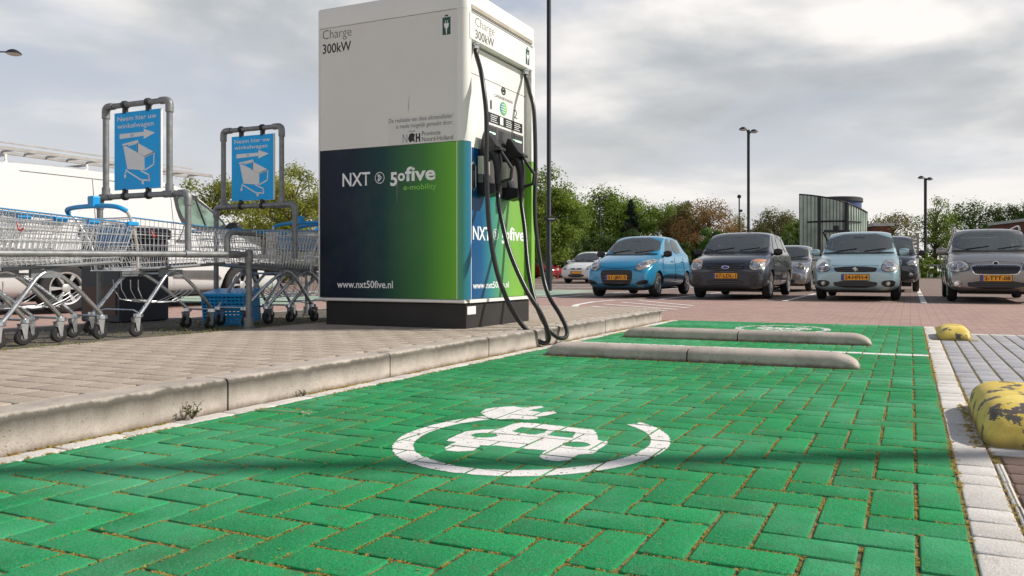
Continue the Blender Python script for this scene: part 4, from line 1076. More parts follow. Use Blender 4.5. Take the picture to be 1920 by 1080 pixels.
class Body:
    def __init__(s, root, st, mat, sub=2, name='body'):
        b = MB(); rings = []
        for (y, zb, zs, zt, w, ws, wt) in st:
            wt = wt + (.045 if wt < ws - .12 else .02); zt = zt + .012; w = w + .012
            if y < .03: w, ws, wt = w + .06, ws + .06, wt + .08
            h = [(0, zb), (w * .70, zb), (w * .95, zb + .035), (w, zb + (zs - zb) * .45), (w * .5 + ws * .5, zb + (zs - zb) * .80), (ws, zs), (wt, zt - .035 - .02 * (wt < ws - .05)), (wt * .72, zt - .006), (0, zt)]
            full = [(x, y, z) for x, z in h] + [(-x, y, z) for x, z in h[-2:0:-1]]
            rings.append(full)
        n = len(rings[0]); b.quadring(rings)
        for e, base in ((0, 0), (1, (len(rings) - 1) * n)):
            for k in range(0, n // 2):
                a_, b_ = base + k, base + k + 1; c_, d_ = base + (n - k - 1) % n, base + (n - k) % n
                idx = [a_, b_, c_, d_]
                u = []
                for q in idx:
                    if q not in u: u.append(q)
                if len(u) >= 3: b.f.append(tuple(u)); b.mi.append(0)
        me = bpy.data.meshes.new(name); me.from_pydata(b.v, [], b.f); me.materials.append(mat); me.materials.append(M['archblack'])
        bm = bmesh.new(); bm.from_mesh(me); bmesh.ops.recalc_face_normals(bm, faces=bm.faces); bm.to_mesh(me); bm.free()
        nst = len(st); ca = me.attributes.new('crease_edge', 'FLOAT', 'EDGE'); cr = [0.0] * len(me.edges)
        for e in me.edges:
            i0, i1 = e.vertices; s0, k0 = divmod(i0, n); s1, k1 = divmod(i1, n); k0, k1 = min(k0, n - k0), min(k1, n - k1)
            if k0 == k1 and s0 != s1: cr[e.index] = {1: .5, 5: .6, 6: .78}.get(k0, 0)
            elif s0 == s1:
                if s0 in (0, nst - 1): cr[e.index] = .35
                elif s0 == 1: cr[e.index] = .2
                elif s0 == 5 and min(k0, k1) >= 5: cr[e.index] = .45
                elif s0 == 7 and min(k0, k1) >= 5: cr[e.index] = .3
        ca.data.foreach_set('value', cr)
        tmp = bpy.data.objects.new('tmp', me); COL.objects.link(tmp)
        md = tmp.modifiers.new('s', 'SUBSURF'); md.levels = sub; md.render_levels = sub
        dg = bpy.context.evaluated_depsgraph_get(); e = tmp.evaluated_get(dg); s.me = bpy.data.meshes.new_from_object(e)
        bpy.data.objects.remove(tmp)
        bm = bmesh.new(); bm.from_mesh(s.me); s.bvh = BVHTree.FromBMesh(bm); bm.free()
        s.root = root; s.mat = mat; s.name = name
    def finish(s, wheels, rad, W):
        tmp = bpy.data.objects.new('tmp', s.me); COL.objects.link(tmp); cut = []
        for ax, poly in getattr(s, 'holes', []):
            p = resample(chaikin(poly, 1), 40); cu_ = sum(a for a, _ in p) / len(p); cv_ = sum(b for _, b in p) / len(p)
            p = [(cu_ + (a - cu_) * .965, cv_ + (b - cv_) * .95) for a, b in p]
            c = MB()
            if ax == 'f': c.prism(p, lambda u, w, d: (u, d, w), -1, s.L + 1)
            else: c.prism(p, lambda u, w, d: (d, u, w), -2, 2)
            co = c.build('cut', M['cabin']); cut.append(co)
            md = tmp.modifiers.new('b', 'BOOLEAN'); md.operation = 'DIFFERENCE'; md.solver = 'EXACT'; md.object = co
            try: md.material_mode = 'TRANSFER'
            except Exception: pass
        for yw in wheels:
            for sd in (-1, 1):
                c = MB(); c.cyl((sd * (W - .27), yw, rad), (sd * (W + .2), yw, rad), rad + .045, 28)
                co = c.build('cut', M['archblack']); cut.append(co)
                md = tmp.modifiers.new('b', 'BOOLEAN'); md.operation = 'DIFFERENCE'; md.solver = 'EXACT'; md.object = co
                try: md.material_mode = 'TRANSFER'
                except Exception: pass
        dg = bpy.context.evaluated_depsgraph_get(); me = bpy.data.meshes.new_from_object(tmp.evaluated_get(dg)); bpy.data.objects.remove(tmp)
        for c in cut: bpy.data.objects.remove(c)
        me.polygons.foreach_set('use_smooth', [True] * len(me.polygons))
        try: me.set_sharp_from_angle(angle=R(38))
        except Exception: pass
        me.name = s.name; o = bpy.data.objects.new(s.name, me); COL.objects.link(o); o.parent = s.root; s.obj = o; return o
    def cast(s, axis, u, v):
        if axis == 'f': o, d = Vector((u, -3, v)), Vector((0, 1, 0))
        elif axis == 'r': o, d = Vector((4, u, v)), Vector((-1, 0, 0))
        elif axis == 'l': o, d = Vector((-4, u, v)), Vector((1, 0, 0))
        elif axis == 'b': o, d = Vector((u, 9, v)), Vector((0, -1, 0))
        elif axis == 't': o, d = Vector((u, v, 4)), Vector((0, 0, -1))
        h, nrm, *_ = s.bvh.ray_cast(o, d)
        if h is None:
            h, nrm, *_ = s.bvh.find_nearest(o + d * 3)
        if nrm.dot(d) > 0: nrm = -nrm
        return h, nrm
    def patch(s, name, axis, outline, mat, parent, off=.005, rings=6, it=2, bulge=0, edge=.02, label=None):
        p = resample(chaikin(outline, it), 56); cx_ = sum(a for a, _ in p) / len(p); cy_ = sum(b for _, b in p) / len(p)
        b = MB(); R_ = []
        sc = [1.0] + [1 - .0 - i / rings for i in range(rings)]
        for i, k in enumerate([1] + [1 - i / rings for i in range(rings)]):
            ring = []
            for (u, v) in p:
                h, nr = s.cast(axis, cx_ + (u - cx_) * k, cy_ + (v - cy_) * k)
                o = -edge if i == 0 else off + bulge * (1 - k * k)
                ring.append(h + nr * o)
            R_.append(ring)
        b.quadring(R_, cap1=True)
        o = b.build(name, mat, parent, smooth=True, angle=60)
        if label: o['label'] = label
        return o
    def place(s, axis, u, v, off=0):
        h, n = s.cast(axis, u, v); return h + n * off, n
def wheel(root, x, y, r, w, rimc='rim', spokes=7, nm='wheel'):
    sd = 1 if x > 0 else -1
    e = bpy.data.objects.new(nm, None); COL.objects.link(e); e.parent = root; e.location = (x, y, r)
    b = MB(); b.lathe([(r * .60, -w / 2), (r * .90, -w / 2), (r * .975, -w * .42), (r, -w * .25), (r, w * .25), (r * .975, w * .42), (r * .90, w / 2), (r * .66, w / 2), (r * .60, w * .2)], (0, 0, 0), 'x', 36, caps=False)
    if sd < 0: b.v = [(-a, c, d) for a, c, d in b.v]
    b.build('tyre', M['tyre'], e, smooth=True, angle=50)
    b = MB(); b.lathe([(r * .66, w * .44), (r * .63, w * .46), (r * .58, w * .36), (r * .5, w * .10), (.001, w * .10)], (0, 0, 0), 'x', 30, caps=False)
    if sd < 0: b.v = [(-a, c, d) for a, c, d in b.v]
    b.build('rim_barrel', M['archblack'], e, smooth=True)
    b = MB()
    for k in range(spokes):
        a = k * 2 * math.pi / spokes
        def pt(rr_, da, h): return (sd * h, rr_ * math.cos(a + da), rr_ * math.sin(a + da))
        wd = 2.6 / spokes * .5
        for (r0, r1, h0, h1, d0, d1) in ((r * .12, r * .62, w * .44, w * .50, wd * 1.1, wd * .62),):
            b.quadring([[pt(r0, -d0, h0 - .02), pt(r0, d0, h0 - .02), pt(r0, d0, h0), pt(r0, -d0, h0)], [pt(r1, -d1, h1 - .03), pt(r1, d1, h1 - .03), pt(r1, d1, h1 - .008), pt(r1, -d1, h1 - .008)]], cap0=True, cap1=True)
    b.lathe([(r * .17, sd * w * .30), (r * .17, sd * w * .47), (r * .12, sd * w * .50), (.001, sd * w * .51)], (0, 0, 0), 'x', 16)
    b.lathe([(r * .57, sd * w * .34), (r * .60, sd * w * .48), (r * .66, sd * w * .50), (r * .675, sd * w * .47)], (0, 0, 0), 'x', 32, caps=False)
    b.build('rim', M[rimc], e, smooth=True, angle=35)
def mirror(root, x, y, z, mat, s=1.0, small=False):
    sd = 1 if x > 0 else -1
    b = MB(); prof = []
    for i in range(9):
        t = i / 8; k = max(.12, math.sin(math.pi * (t * .80 + .12))) ** .35
        sq = [q * math.pi / 8 for q in range(16)]
        prof.append([(x + sd * (.19 * t - .04) * s, y + math.copysign(abs(math.cos(a)) ** .7, math.cos(a)) * .060 * k * s, z + math.copysign(abs(math.sin(a)) ** .7, math.sin(a)) * .078 * k * s + .01 * t) for a in sq])
    b.quadring(prof, cap0=True, cap1=True); o = b.build('wing_mirror', mat, root, smooth=True, angle=60)
    b = MB(); b.tube([(x - sd * .12, y + .02, z - .06), (x + sd * .02, y, z - .03)], .022, 8); b.build('mirror_arm', M['blackplastic'], o, smooth=True)
def plate(B, text, z, x0=-.26, x1=.26, parent=None):
    h = .11; cx_ = (x0 + x1) / 2; y = min(B.cast('f', cx_, z)[0].y, B.cast('f', cx_, z + .05)[0].y, B.cast('f', cx_, z - .05)[0].y, B.cast('f', x0 + .02, z)[0].y + .0, B.cast('f', x1 - .02, z)[0].y + .0) - .012
    b = MB(); b.box(x0 - .012, x1 + .012, y + .001, y + .03, z - h / 2 - .01, z + h / 2 + .01, bev=.003); hol = b.build('plate_holder', M['blackplastic'], B.root)
    b = MB(); b.box(x0, x1, y - .005, y, z - h / 2, z + h / 2); p = b.build('licence_plate', M['platey'], B.root)
    b = MB(); b.box(x0 + .002, x0 + .045, y - .0065, y - .0052, z - h / 2 + .003, z + h / 2 - .003); b.build('plate_band', M['plateb'], p)
    if text: text_mesh(text, 'lettering', M['lettblack'], p, (x0 + .062, y - .0055, z - .036), (1, 0, 0), (0, 0, 1), (x1 - x0) - .085, .074, .022)
def mir(p): return [(-a, b) for a, b in p]
def base_parts(B, root, wy, rad, W, dark=True):
    b = MB(); b.box(-W + .22, W - .22, .25, wy[1] + .45, .16, .34); b.build('underbody', M['under'], root)
    B.finish(wy, rad, W)
def wipers(B, root, zb, xa=(-.45, .12)):
    for x in xa:
        pts = []
        for t in range(6):
            u = x + .42 * t / 5; p, n = B.place('f', u, zb + .012 * t, .018); pts.append(p)
        b = MB(); b.tube(pts, .008, 6); b.build('wiper', M['blackplastic'], root)
def interior_hint(B, root, z0, z1, xs, mat): pass

def hatch(name, loc, label, mat, st, W, H, L, wy, rad, feats, S=.93, group='cars parked in the front row', mirc=None, ptext='', pz=.46, rimc='rim', spokes=7, rz=0, ws=None, sides=None, sub=2, cat='car', mirxz=(.80, 1.02, .98)):
    root = empty(name, loc, label, cat, group, rz=rz, scale=S)
    B = Body(root, st, mat, sub)
    g = M['glass']
    B.L = L; B.holes = []
    if ws:
        g = M['clear']; B.holes.append(('f', ws)); cabin(B, root, st, ws)
        B.patch('rear_window', 'b', [(a * .97, q + (.02 if q < 1.2 else 0)) for a, q in ws], g, root, .006, 6, 1, edge=.0)
        o = B.patch('windscreen', 'f', ws, g, root, .010, 10, 1, edge=.01)
        zb = min(q for _, q in ws); 
        B.patch('cowl', 'f', [(-abs(ws[0][0]) * .98, zb - .03), (abs(ws[0][0]) * .98, zb - .03), (abs(ws[0][0]) * .95, zb + .018), (-abs(ws[0][0]) * .95, zb + .018)], M['blackplastic'], root, .008, 3, 1, edge=.01)
        wipers(B, root, zb + .02)
    for ax, poly in (sides or []):
        B.holes.append(('s', poly))
        for a in (('r', 'l') if ax == 'b' else (ax,)): B.patch('side_window', a, poly, g, root, .008, 7, 1, edge=.01)
    for f in feats: f(B, root)
    if ptext is not None: plate(B, ptext, pz)
    base_parts(B, root, wy, rad, W)
    for y in wy:
        for sd in (-1, 1): wheel(root, sd * (W - .105), y, rad, .175, rimc, spokes)
    for sd in (-1, 1): mirror(root, sd * mirxz[0], mirxz[1], mirxz[2], mirc or mat)
    b = MB(); p, n = B.place('t', 0, st[6][0] + .35); b.tube([p, p + Vector((0, .12, .16))], .004, 5); b.build('aerial', M['blackplastic'], root)
    return root, B
def lamp(poly, refl, amber=None, parent_label=None):
    def f(B, root):
        for sg in (1, -1):
            pl = poly if sg == 1 else mir(poly)
            ccx = sum(a for a, _ in pl) / len(pl); ccz = sum(a for _, a in pl) / len(pl)
            h = B.patch('headlight', 'f', pl, M['blackplastic'], root, .005, 5, 2, bulge=0, edge=.02)
            B.patch('lamp_glass', 'f', [(ccx + (a - ccx) * .94, ccz + (c_ - ccz) * .93) for a, c_ in pl], M['headlight'], h, .008, 7, 2, bulge=.018, edge=.0)
            for (cx_, cz_, r) in refl:
                p, n = B.place('f', sg * cx_, cz_, .022)
                c = MB(); a = n.cross(Vector((0, 0, 1))).normalized(); u = a.cross(n).normalized()
                c.quadring([[p + (a * math.cos(q * math.pi / 9) + u * math.sin(q * math.pi / 9)) * rr_ + n * hh for q in range(18)] for rr_, hh in ((r, 0), (r * .92, .010), (r * .5, .002), (.002, .008))], cap1=True)
                c.build('reflector', M['chrome'], h, smooth=True)
            if amber:
                B.patch('indicator', 'f', amber if sg == 1 else mir(amber), M['orange'], h, .026, 3, 1, edge=.0)
    return f
def pt(name, poly, mat, both=False, off=.006, it=1, bulge=0, axis='f', slats=0, rings=5):
    def f(B, root):
        for sg in ((1, -1) if both else (1,)):
            pl = poly if sg == 1 else mir(poly)
            o = B.patch(name, axis, pl, M[mat] if isinstance(mat, str) else mat, root, off, rings, it, bulge=bulge, edge=.015)
            if slats:
                z0 = min(q for _, q in pl); z1 = max(q for _, q in pl); x0 = min(q for q, _ in pl); x1 = max(q for q, _ in pl)
                b = MB()
                for k in range(slats):
                    z = z0 + (z1 - z0) * (k + 1) / (slats + 1); pts = []
                    for t in range(9):
                        x = x0 + (x1 - x0) * (.06 + .88 * t / 8); pts.append(B.place('f', x, z, off + .006)[0])
                    b.tube(pts, .006, 5)
                b.build('grille_bar', M['lettgrey'] if name != 'chrome' else M['chrome'], o)
    return f
def sides_lines(ys, z0, z1, W):
    def f(B, root):   # door gaps
        for a in ('r', 'l'):
            b = MB()
            for y in ys:
                pts = [B.place(a, y + .0 * t, z0 + (z1 - z0) * t / 8, .002)[0] for t in range(9)]
                b.tube(pts, .005, 4)
            zz_ = .27; pts = [B.place(a, ys[0] + (ys[-1] - ys[0]) * t / 10, z0, .002)[0] for t in range(11)]; b.tube(pts, .004, 4)
            b.build('door_gap', M['lettblack'], root)
            for y in [(ys[i] + ys[i + 1]) / 2 + .28 for i in range(len(ys) - 1)]:
                p, n = B.place(a, y, z1 - .10, .012); h = MB(); h.tube([p - Vector((0, .08, 0)), p + n * .012, p + Vector((0, .08, 0))], .013, 6, smooth=2); h.build('door_handle', B.mat, root, smooth=True)
    return f
def hoodgap(pts2):
    def f(B, root):
        b = MB(); P = []
        for u, v in pts2: P.append(B.place('f', u, v, .001)[0])
        b.tube(P, .006, 4); b.build('bonnet_gap', M['lettblack'], root)
    return f
def disc(B, root, x, z, rx, rz, mat, name, off=.012):
    p, n = B.place('f', x, z, off); c = MB()
    c.quadring([[p + Vector((math.cos(q * math.pi / 12) * rx * k, -h, math.sin(q * math.pi / 12) * rz * k)) for q in range(24)] for k, h in ((1, 0), (.95, .008), (.7, .010))], cap1=True); return c.build(name, mat, root, smooth=True), p

# blue city car
blue = carpaint('bright blue paint', (.012, .26, .48), .25, .25)
st = [(0.00, .32, .50, .60, .60, .58, .45), (.05, .25, .58, .70, .71, .69, .56), (.20, .20, .68, .80, .785, .765, .62), (.50, .18, .80, .90, .80, .785, .64), (.84, .18, .90, .985, .80, .775, .66), (.90, .18, .91, 1.00, .80, .77, .65),
      (1.22, .18, .93, 1.20, .80, .755, .60), (1.62, .18, .95, 1.435, .80, .75, .545), (1.95, .18, .96, 1.475, .80, .75, .53), (2.6, .18, .98, 1.47, .80, .745, .53), (3.05, .18, 1.0, 1.41, .80, .735, .50), (3.30, .20, 1.02, 1.22, .79, .72, .48), (3.45, .24, .98, 1.06, .76, .70, .46), (3.52, .34, .66, .84, .66, .62, .42)]
hatch('parked_car', (-5.75, 14.60, 0), 'bright blue small hatchback parked at the left end of the front row', blue, st, .80, 1.475, 3.5, (.68, 3.02), .285,
      [lamp([(.44, .60), (.60, .60), (.74, .72), (.80, .87), (.70, .88), (.52, .82), (.42, .72)], [(.58, .73, .085)]),
       pt('grille', [(-.39, .60), (-.36, .34), (-.26, .26), (.26, .26), (.36, .34), (.39, .60), (.30, .625), (-.30, .625)], 'blackplastic', slats=4, off=.006),
       pt('fog_recess', [(.46, .29), (.70, .31), (.74, .38), (.68, .41), (.50, .36)], 'blackplastic', both=True), hoodgap([(-.70, .90), (-.45, .80), (-.40, .70), (-.2, .665), (0, .655), (.2, .665), (.40, .70), (.45, .80), (.70, .90)]),
       sides_lines([1.02, 1.98, 2.72], .32, .93, .8)], mirc=M['blackplastic'], ptext='51-JBV-5', pz=.455,
      ws=[(-.70, 1.00), (.70, 1.00), (.55, 1.41), (-.55, 1.41)], sides=[('b', [(1.32, 1.0), (1.98, 1.01), (1.98, 1.40), (1.74, 1.38)]), ('b', [(2.05, 1.01), (2.72, 1.06), (2.62, 1.37), (2.05, 1.40)])], mirxz=(.80, 1.15, 1.0))
# dark grey tall hatchback
slate = carpaint('dark slate paint', (.035, .042, .058), .5, .28)
st = [(0.00, .30, .50, .62, .68, .67, .60), (.05, .24, .56, .74, .80, .79, .70), (.16, .21, .66, .84, .855, .84, .72), (.50, .20, .82, .93, .86, .84, .74), (.86, .20, .92, 1.00, .86, .84, .74), (.92, .20, .93, 1.02, .86, .83, .72),
      (1.22, .20, .95, 1.24, .86, .82, .68), (1.60, .20, .96, 1.47, .86, .81, .625), (1.95, .20, .97, 1.515, .86, .81, .61), (2.9, .20, .99, 1.515, .86, .80, .60), (3.55, .20, 1.0, 1.47, .86, .80, .59), (3.86, .22, 1.0, 1.22, .85, .79, .58), (3.96, .24, .96, 1.04, .84, .78, .56), (4.02, .34, .6, .85, .76, .72, .55)]
fb = []
hatch('parked_car', (-3.40, 14.50, 0), 'dark grey upright hatchback with black bumper, second in the front row', slate, st, .86, 1.515, 4.0, (.80, 3.28), .30,
      [pt('bumper', [(-.80, .60), (-.80, .33), (-.70, .24), (.70, .24), (.80, .33), (.80, .60), (.40, .575), (-.40, .575)], 'bumpgrey' if 0 else simple('textured grey bumper', (.045, .048, .055), .55), off=.008, it=1, rings=8),
       lamp([(.50, .615), (.79, .615), (.82, .85), (.55, .85), (.51, .80)], [(.64, .70, .065)], amber=[(.56, .775), (.79, .775), (.79, .835), (.58, .835)]),
       pt('grille', [(-.41, .735), (-.39, .60), (.39, .60), (.41, .735)], 'blackplastic', slats=3, off=.009),
       pt('lower_grille', [(-.40, .42), (-.38, .30), (.38, .30), (.40, .42)], 'blackplastic', slats=2, off=.014),
       pt('vent', [(.52, .50), (.53, .32), (.68, .33), (.70, .50)], 'blackplastic', both=True, off=.014, slats=4),
       lambda B, root: disc(B, root, 0, .672, .085, .036, M['chrome'], 'badge', .02),
       lambda B, root: disc(B, root, 0, .672, .072, .027, M['plateb'], 'badge_face', .022),
       hoodgap([(-.80, .93), (-.5, .87), (-.42, .76), (0, .755), (.42, .76), (.5, .87), (.80, .93)]),
       sides_lines([1.06, 2.05, 2.92], .34, .95, .86),
       pt('waist_strip', [(.95, .60), (3.0, .62), (3.0, .68), (.95, .66)], 'blackplastic', axis='r', off=.010), pt('waist_strip', [(.95, .60), (3.0, .62), (3.0, .68), (.95, .66)], 'blackplastic', axis='l', off=.010)],
      mirc=M['blackplastic'], ptext='67-LDL-1', pz=.50, rimc='rim',
      ws=[(-.765, 1.03), (.765, 1.03), (.645, 1.45), (-.645, 1.45)], sides=[('b', [(1.34, 1.02), (2.03, 1.03), (2.03, 1.43), (1.76, 1.42)]), ('b', [(2.12, 1.03), (2.90, 1.04), (2.88, 1.43), (2.12, 1.43)]), ('b', [(2.98, 1.05), (3.50, 1.08), (3.40, 1.38), (2.98, 1.42)])], mirxz=(.86, 1.22, 1.02))
# pale blue hatchback
pale = carpaint('pale ice blue paint', (.36, .52, .56), .35, .28)
st = [(0.00, .30, .48, .58, .64, .62, .50), (.05, .23, .56, .68, .77, .75, .62), (.20, .19, .66, .77, .835, .81, .68), (.55, .18, .80, .88, .845, .82, .72), (.90, .18, .90, .965, .845, .81, .72), (.96, .18, .91, .985, .845, .80, .71),
      (1.25, .18, .93, 1.19, .845, .79, .665), (1.62, .18, .95, 1.435, .845, .78, .60), (1.95, .18, .96, 1.495, .845, .775, .585), (2.7, .18, .98, 1.49, .845, .77, .575), (3.25, .18, 1.0, 1.43, .845, .765, .56), (3.52, .20, 1.02, 1.22, .835, .75, .53), (3.64, .24, .98, 1.05, .80, .74, .5), (3.70, .34, .66, .84, .70, .66, .46)]
def sbadge(B, root):
    p, n = B.place('f', 0, .628, .02); b = MB(); y = p.y
    P = lambda *q: b.prism(q, lambda u, w, d: (u, y - d, p.z + w), 0, .006)
    P((-.055, .012), (0, .045), (.02, .033), (-.02, .010)); P((-.055, .012), (-.02, .010), (.05, -.022), (.03, -.034)); P((-.035, .022), (.055, -.012), (.03, .012), (.0, .026)) ; P((.055, -.012), (0, -.045), (-.02, -.033), (.02, -.010))
    b.build('badge', M['chrome'], root)
hatch('parked_car', (-.96, 14.65, 0), 'pale ice blue hatchback parked facing the camera, third in the front row', pale, st, .845, 1.495, 3.7, (.80, 3.18), .30,
      [lamp([(.50, .60), (.62, .57), (.80, .60), (.80, .74), (.66, .85), (.55, .83), (.49, .70)], [(.64, .70, .085)]),
       pt('grille', [(-.42, .685), (-.40, .60), (-.33, .575), (.33, .575), (.40, .60), (.42, .685)], 'blackplastic', slats=2, off=.008), sbadge,
       pt('lower_grille', [(-.43, .405), (-.40, .27), (.40, .27), (.43, .405)], 'blackplastic', slats=3, off=.008),
       pt('fog_recess', [(.50, .30), (.72, .28), (.77, .42), (.50, .41)], 'blackplastic', both=True, off=.007),
       lambda B, root: [disc(B, root, s * .62, .35, .045, .042, M['headlight'], 'fog_lamp', .012) for s in (-1, 1)],
       hoodgap([(-.74, .87), (-.52, .82), (-.44, .71), (0, .70), (.44, .71), (.52, .82), (.74, .87)]),
       sides_lines([1.08, 2.08, 2.85], .32, .93, .84)], ptext='24-HFH-4', pz=.475,
      ws=[(-.75, .99), (.75, .99), (.63, 1.42), (-.63, 1.42)], sides=[('b', [(1.36, 1.0), (2.05, 1.01), (2.05, 1.40), (1.78, 1.39)]), ('b', [(2.12, 1.01), (2.8, 1.05), (2.72, 1.38), (2.12, 1.40)])], mirxz=(.855, 1.20, 1.0))
# grey beige estate
beige = carpaint('warm grey metallic paint', (.26, .24, .222), .6, .28)
st = [(0.00, .28, .48, .60, .66, .64, .52), (.05, .23, .56, .70, .76, .74, .62), (.18, .20, .66, .79, .815, .795, .66), (.52, .19, .80, .90, .825, .80, .70), (.90, .19, .91, .985, .825, .80, .70), (.96, .19, .92, 1.00, .825, .79, .69),
      (1.28, .19, .94, 1.22, .825, .78, .65), (1.66, .19, .96, 1.45, .825, .77, .59), (1.98, .19, .97, 1.495, .825, .77, .575), (2.9, .19, .99, 1.49, .825, .765, .57), (3.75, .19, 1.0, 1.43, .825, .76, .56), (4.08, .21, 1.0, 1.2, .815, .75, .54), (4.2, .24, .96, 1.04, .79, .74, .52), (4.24, .34, .6, .84, .70, .66, .5)]
def skgrille(B, root):
    B.patch('grille_surround', 'f', [(-.455, .715), (-.385, .548), (-.32, .528), (.32, .528), (.385, .548), (.455, .715), (.10, .73), (-.10, .73)], M['chrome'], root, .006, 5, 1)
    o = B.patch('grille', 'f', [(-.43, .70), (-.37, .56), (-.31, .54), (.31, .54), (.37, .56), (.43, .70), (.1, .705), (-.1, .705)], M['blackplastic'], root, .012, 5, 1)
    b = MB()
    for k in range(23):
        x = -.36 + .72 * k / 22; b.tube([B.place('f', x, .555, .018)[0], B.place('f', x * 1.08, .695, .018)[0]], .0045, 4)
    b.build('grille_bar', M['lettgrey'], o)
    disc(B, root, 0, .735, .052, .046, M['chrome'], 'badge', .014); disc(B, root, 0, .735, .040, .034, M['lettblack'], 'badge_face', .018)
hatch('parked_car', (1.39, 14.55, 0), 'warm grey estate car with roof rails, cut off by the right edge', beige, st, .825, 1.495, 4.24, (.82, 3.28), .30,
      [lamp([(.46, .61), (.70, .57), (.84, .62), (.85, .76), (.66, .81), (.50, .77), (.44, .68)], [(.60, .69, .065), (.74, .69, .045)]), skgrille,
       pt('lower_grille', [(-.50, .415), (-.46, .27), (.46, .27), (.50, .415)], 'blackplastic', slats=3, off=.008),
       pt('fog_recess', [(.56, .30), (.78, .29), (.82, .41), (.58, .42)], 'headlight', both=True, off=.007),
       lambda B, root: [disc(B, root, s * .68, .355, .045, .045, M['chrome'], 'fog_lamp', .012) for s in (-1, 1)],
       hoodgap([(-.74, .90), (-.52, .80), (-.46, .74), (0, .79), (.46, .74), (.52, .80), (.74, .90)]),
       sides_lines([1.10, 2.10, 2.95], .33, .94, .82)], ptext='2-TTT-08', pz=.465,
      ws=[(-.735, 1.01), (.735, 1.01), (.62, 1.43), (-.62, 1.43)], sides=[('b', [(1.40, 1.01), (2.08, 1.02), (2.08, 1.41), (1.80, 1.40)]), ('b', [(2.15, 1.02), (2.92, 1.04), (2.92, 1.41), (2.15, 1.42)]), ('b', [(3.0, 1.04), (3.75, 1.07), (3.62, 1.36), (3.0, 1.41)])], mirxz=(.845, 1.22, 1.0))[0]
bg_root = [o for o in bpy.data.objects if o.get('label', '').startswith('warm grey estate')][0]
for sd in (-1, 1):
    b = MB(); b.tube([(sd * .60, 1.75, 1.44), (sd * .60, 1.95, 1.535), (sd * .60, 2.9, 1.545), (sd * .58, 3.7, 1.50), (sd * .57, 3.85, 1.42)], .016, 8, smooth=3); b.build('roof_rail', M['chrome'], bg_root, smooth=True)
b = MB(); b.lathe([(.05, 0), (.05, .002)], (.28, 1.33, 1.24), 'y', 16)
# silver retro hatch behind
silver = carpaint('silver paint', (.42, .42, .43), .7, .25)
st = [(0.00, .28, .46, .56, .62, .60, .45), (.06, .22, .54, .68, .76, .74, .58), (.22, .19, .68, .80, .82, .79, .62), (.55, .18, .82, .88, .84, .81, .66), (.98, .18, .90, .94, .84, .80, .68), (1.04, .18, .91, .96, .84, .79, .67),
      (1.25, .18, .92, 1.14, .84, .77, .63), (1.50, .18, .93, 1.345, .84, .76, .59), (1.75, .18, .94, 1.405, .84, .76, .58), (2.5, .18, .95, 1.405, .84, .755, .575), (3.1, .18, .96, 1.36, .84, .75, .56), (3.42, .20, .95, 1.1, .83, .75, .55), (3.56, .24, .90, .98, .80, .74, .5), (3.62, .34, .6, .8, .70, .66, .46)]
def minilamps(B, root):
    for s in (-1, 1):
        p, n = B.place('f', s * .56, .70, 0)
        c = MB(); c.quadring([[p + Vector((math.cos(q * math.pi / 12) * .125 * k, -h, math.sin(q * math.pi / 12) * .135 * k)) for q in range(24)] for k, h in ((1.1, -.05), (1.06, .02), (.9, .035), (.5, .05), (.02, .055))], cap1=True)
        c.build('headlight', M['headlight'], root, smooth=True)
        disc(B, root, s * .50, .46, .04, .04, M['orange'], 'indicator', .01)
hatch('parked_car', (-3.28, 20.4, 0), 'silver retro hatchback with round headlights, seen between dark grey and pale blue cars', silver, st, .84, 1.405, 3.6, (.72, 3.18), .29,
      [minilamps, pt('grille', [(-.36, .60), (-.30, .50), (.30, .50), (.36, .60), (.30, .66), (-.30, .66)], 'blackplastic', slats=3),
       pt('lower_grille', [(-.45, .36), (-.40, .25), (.40, .25), (.45, .36)], 'blackplastic'), sides_lines([1.12, 2.25], .3, .9, .84)],
      group='cars parked in the second row', ptext=None, ws=[(-.70, .965), (.70, .965), (.60, 1.33), (-.60, 1.33)], sides=[('b', [(1.35, .98), (2.22, .99), (2.22, 1.33), (1.60, 1.32)]), ('b', [(2.30, .99), (3.1, 1.0), (3.0, 1.31), (2.30, 1.33)])], mirxz=(.85, 1.25, .97))
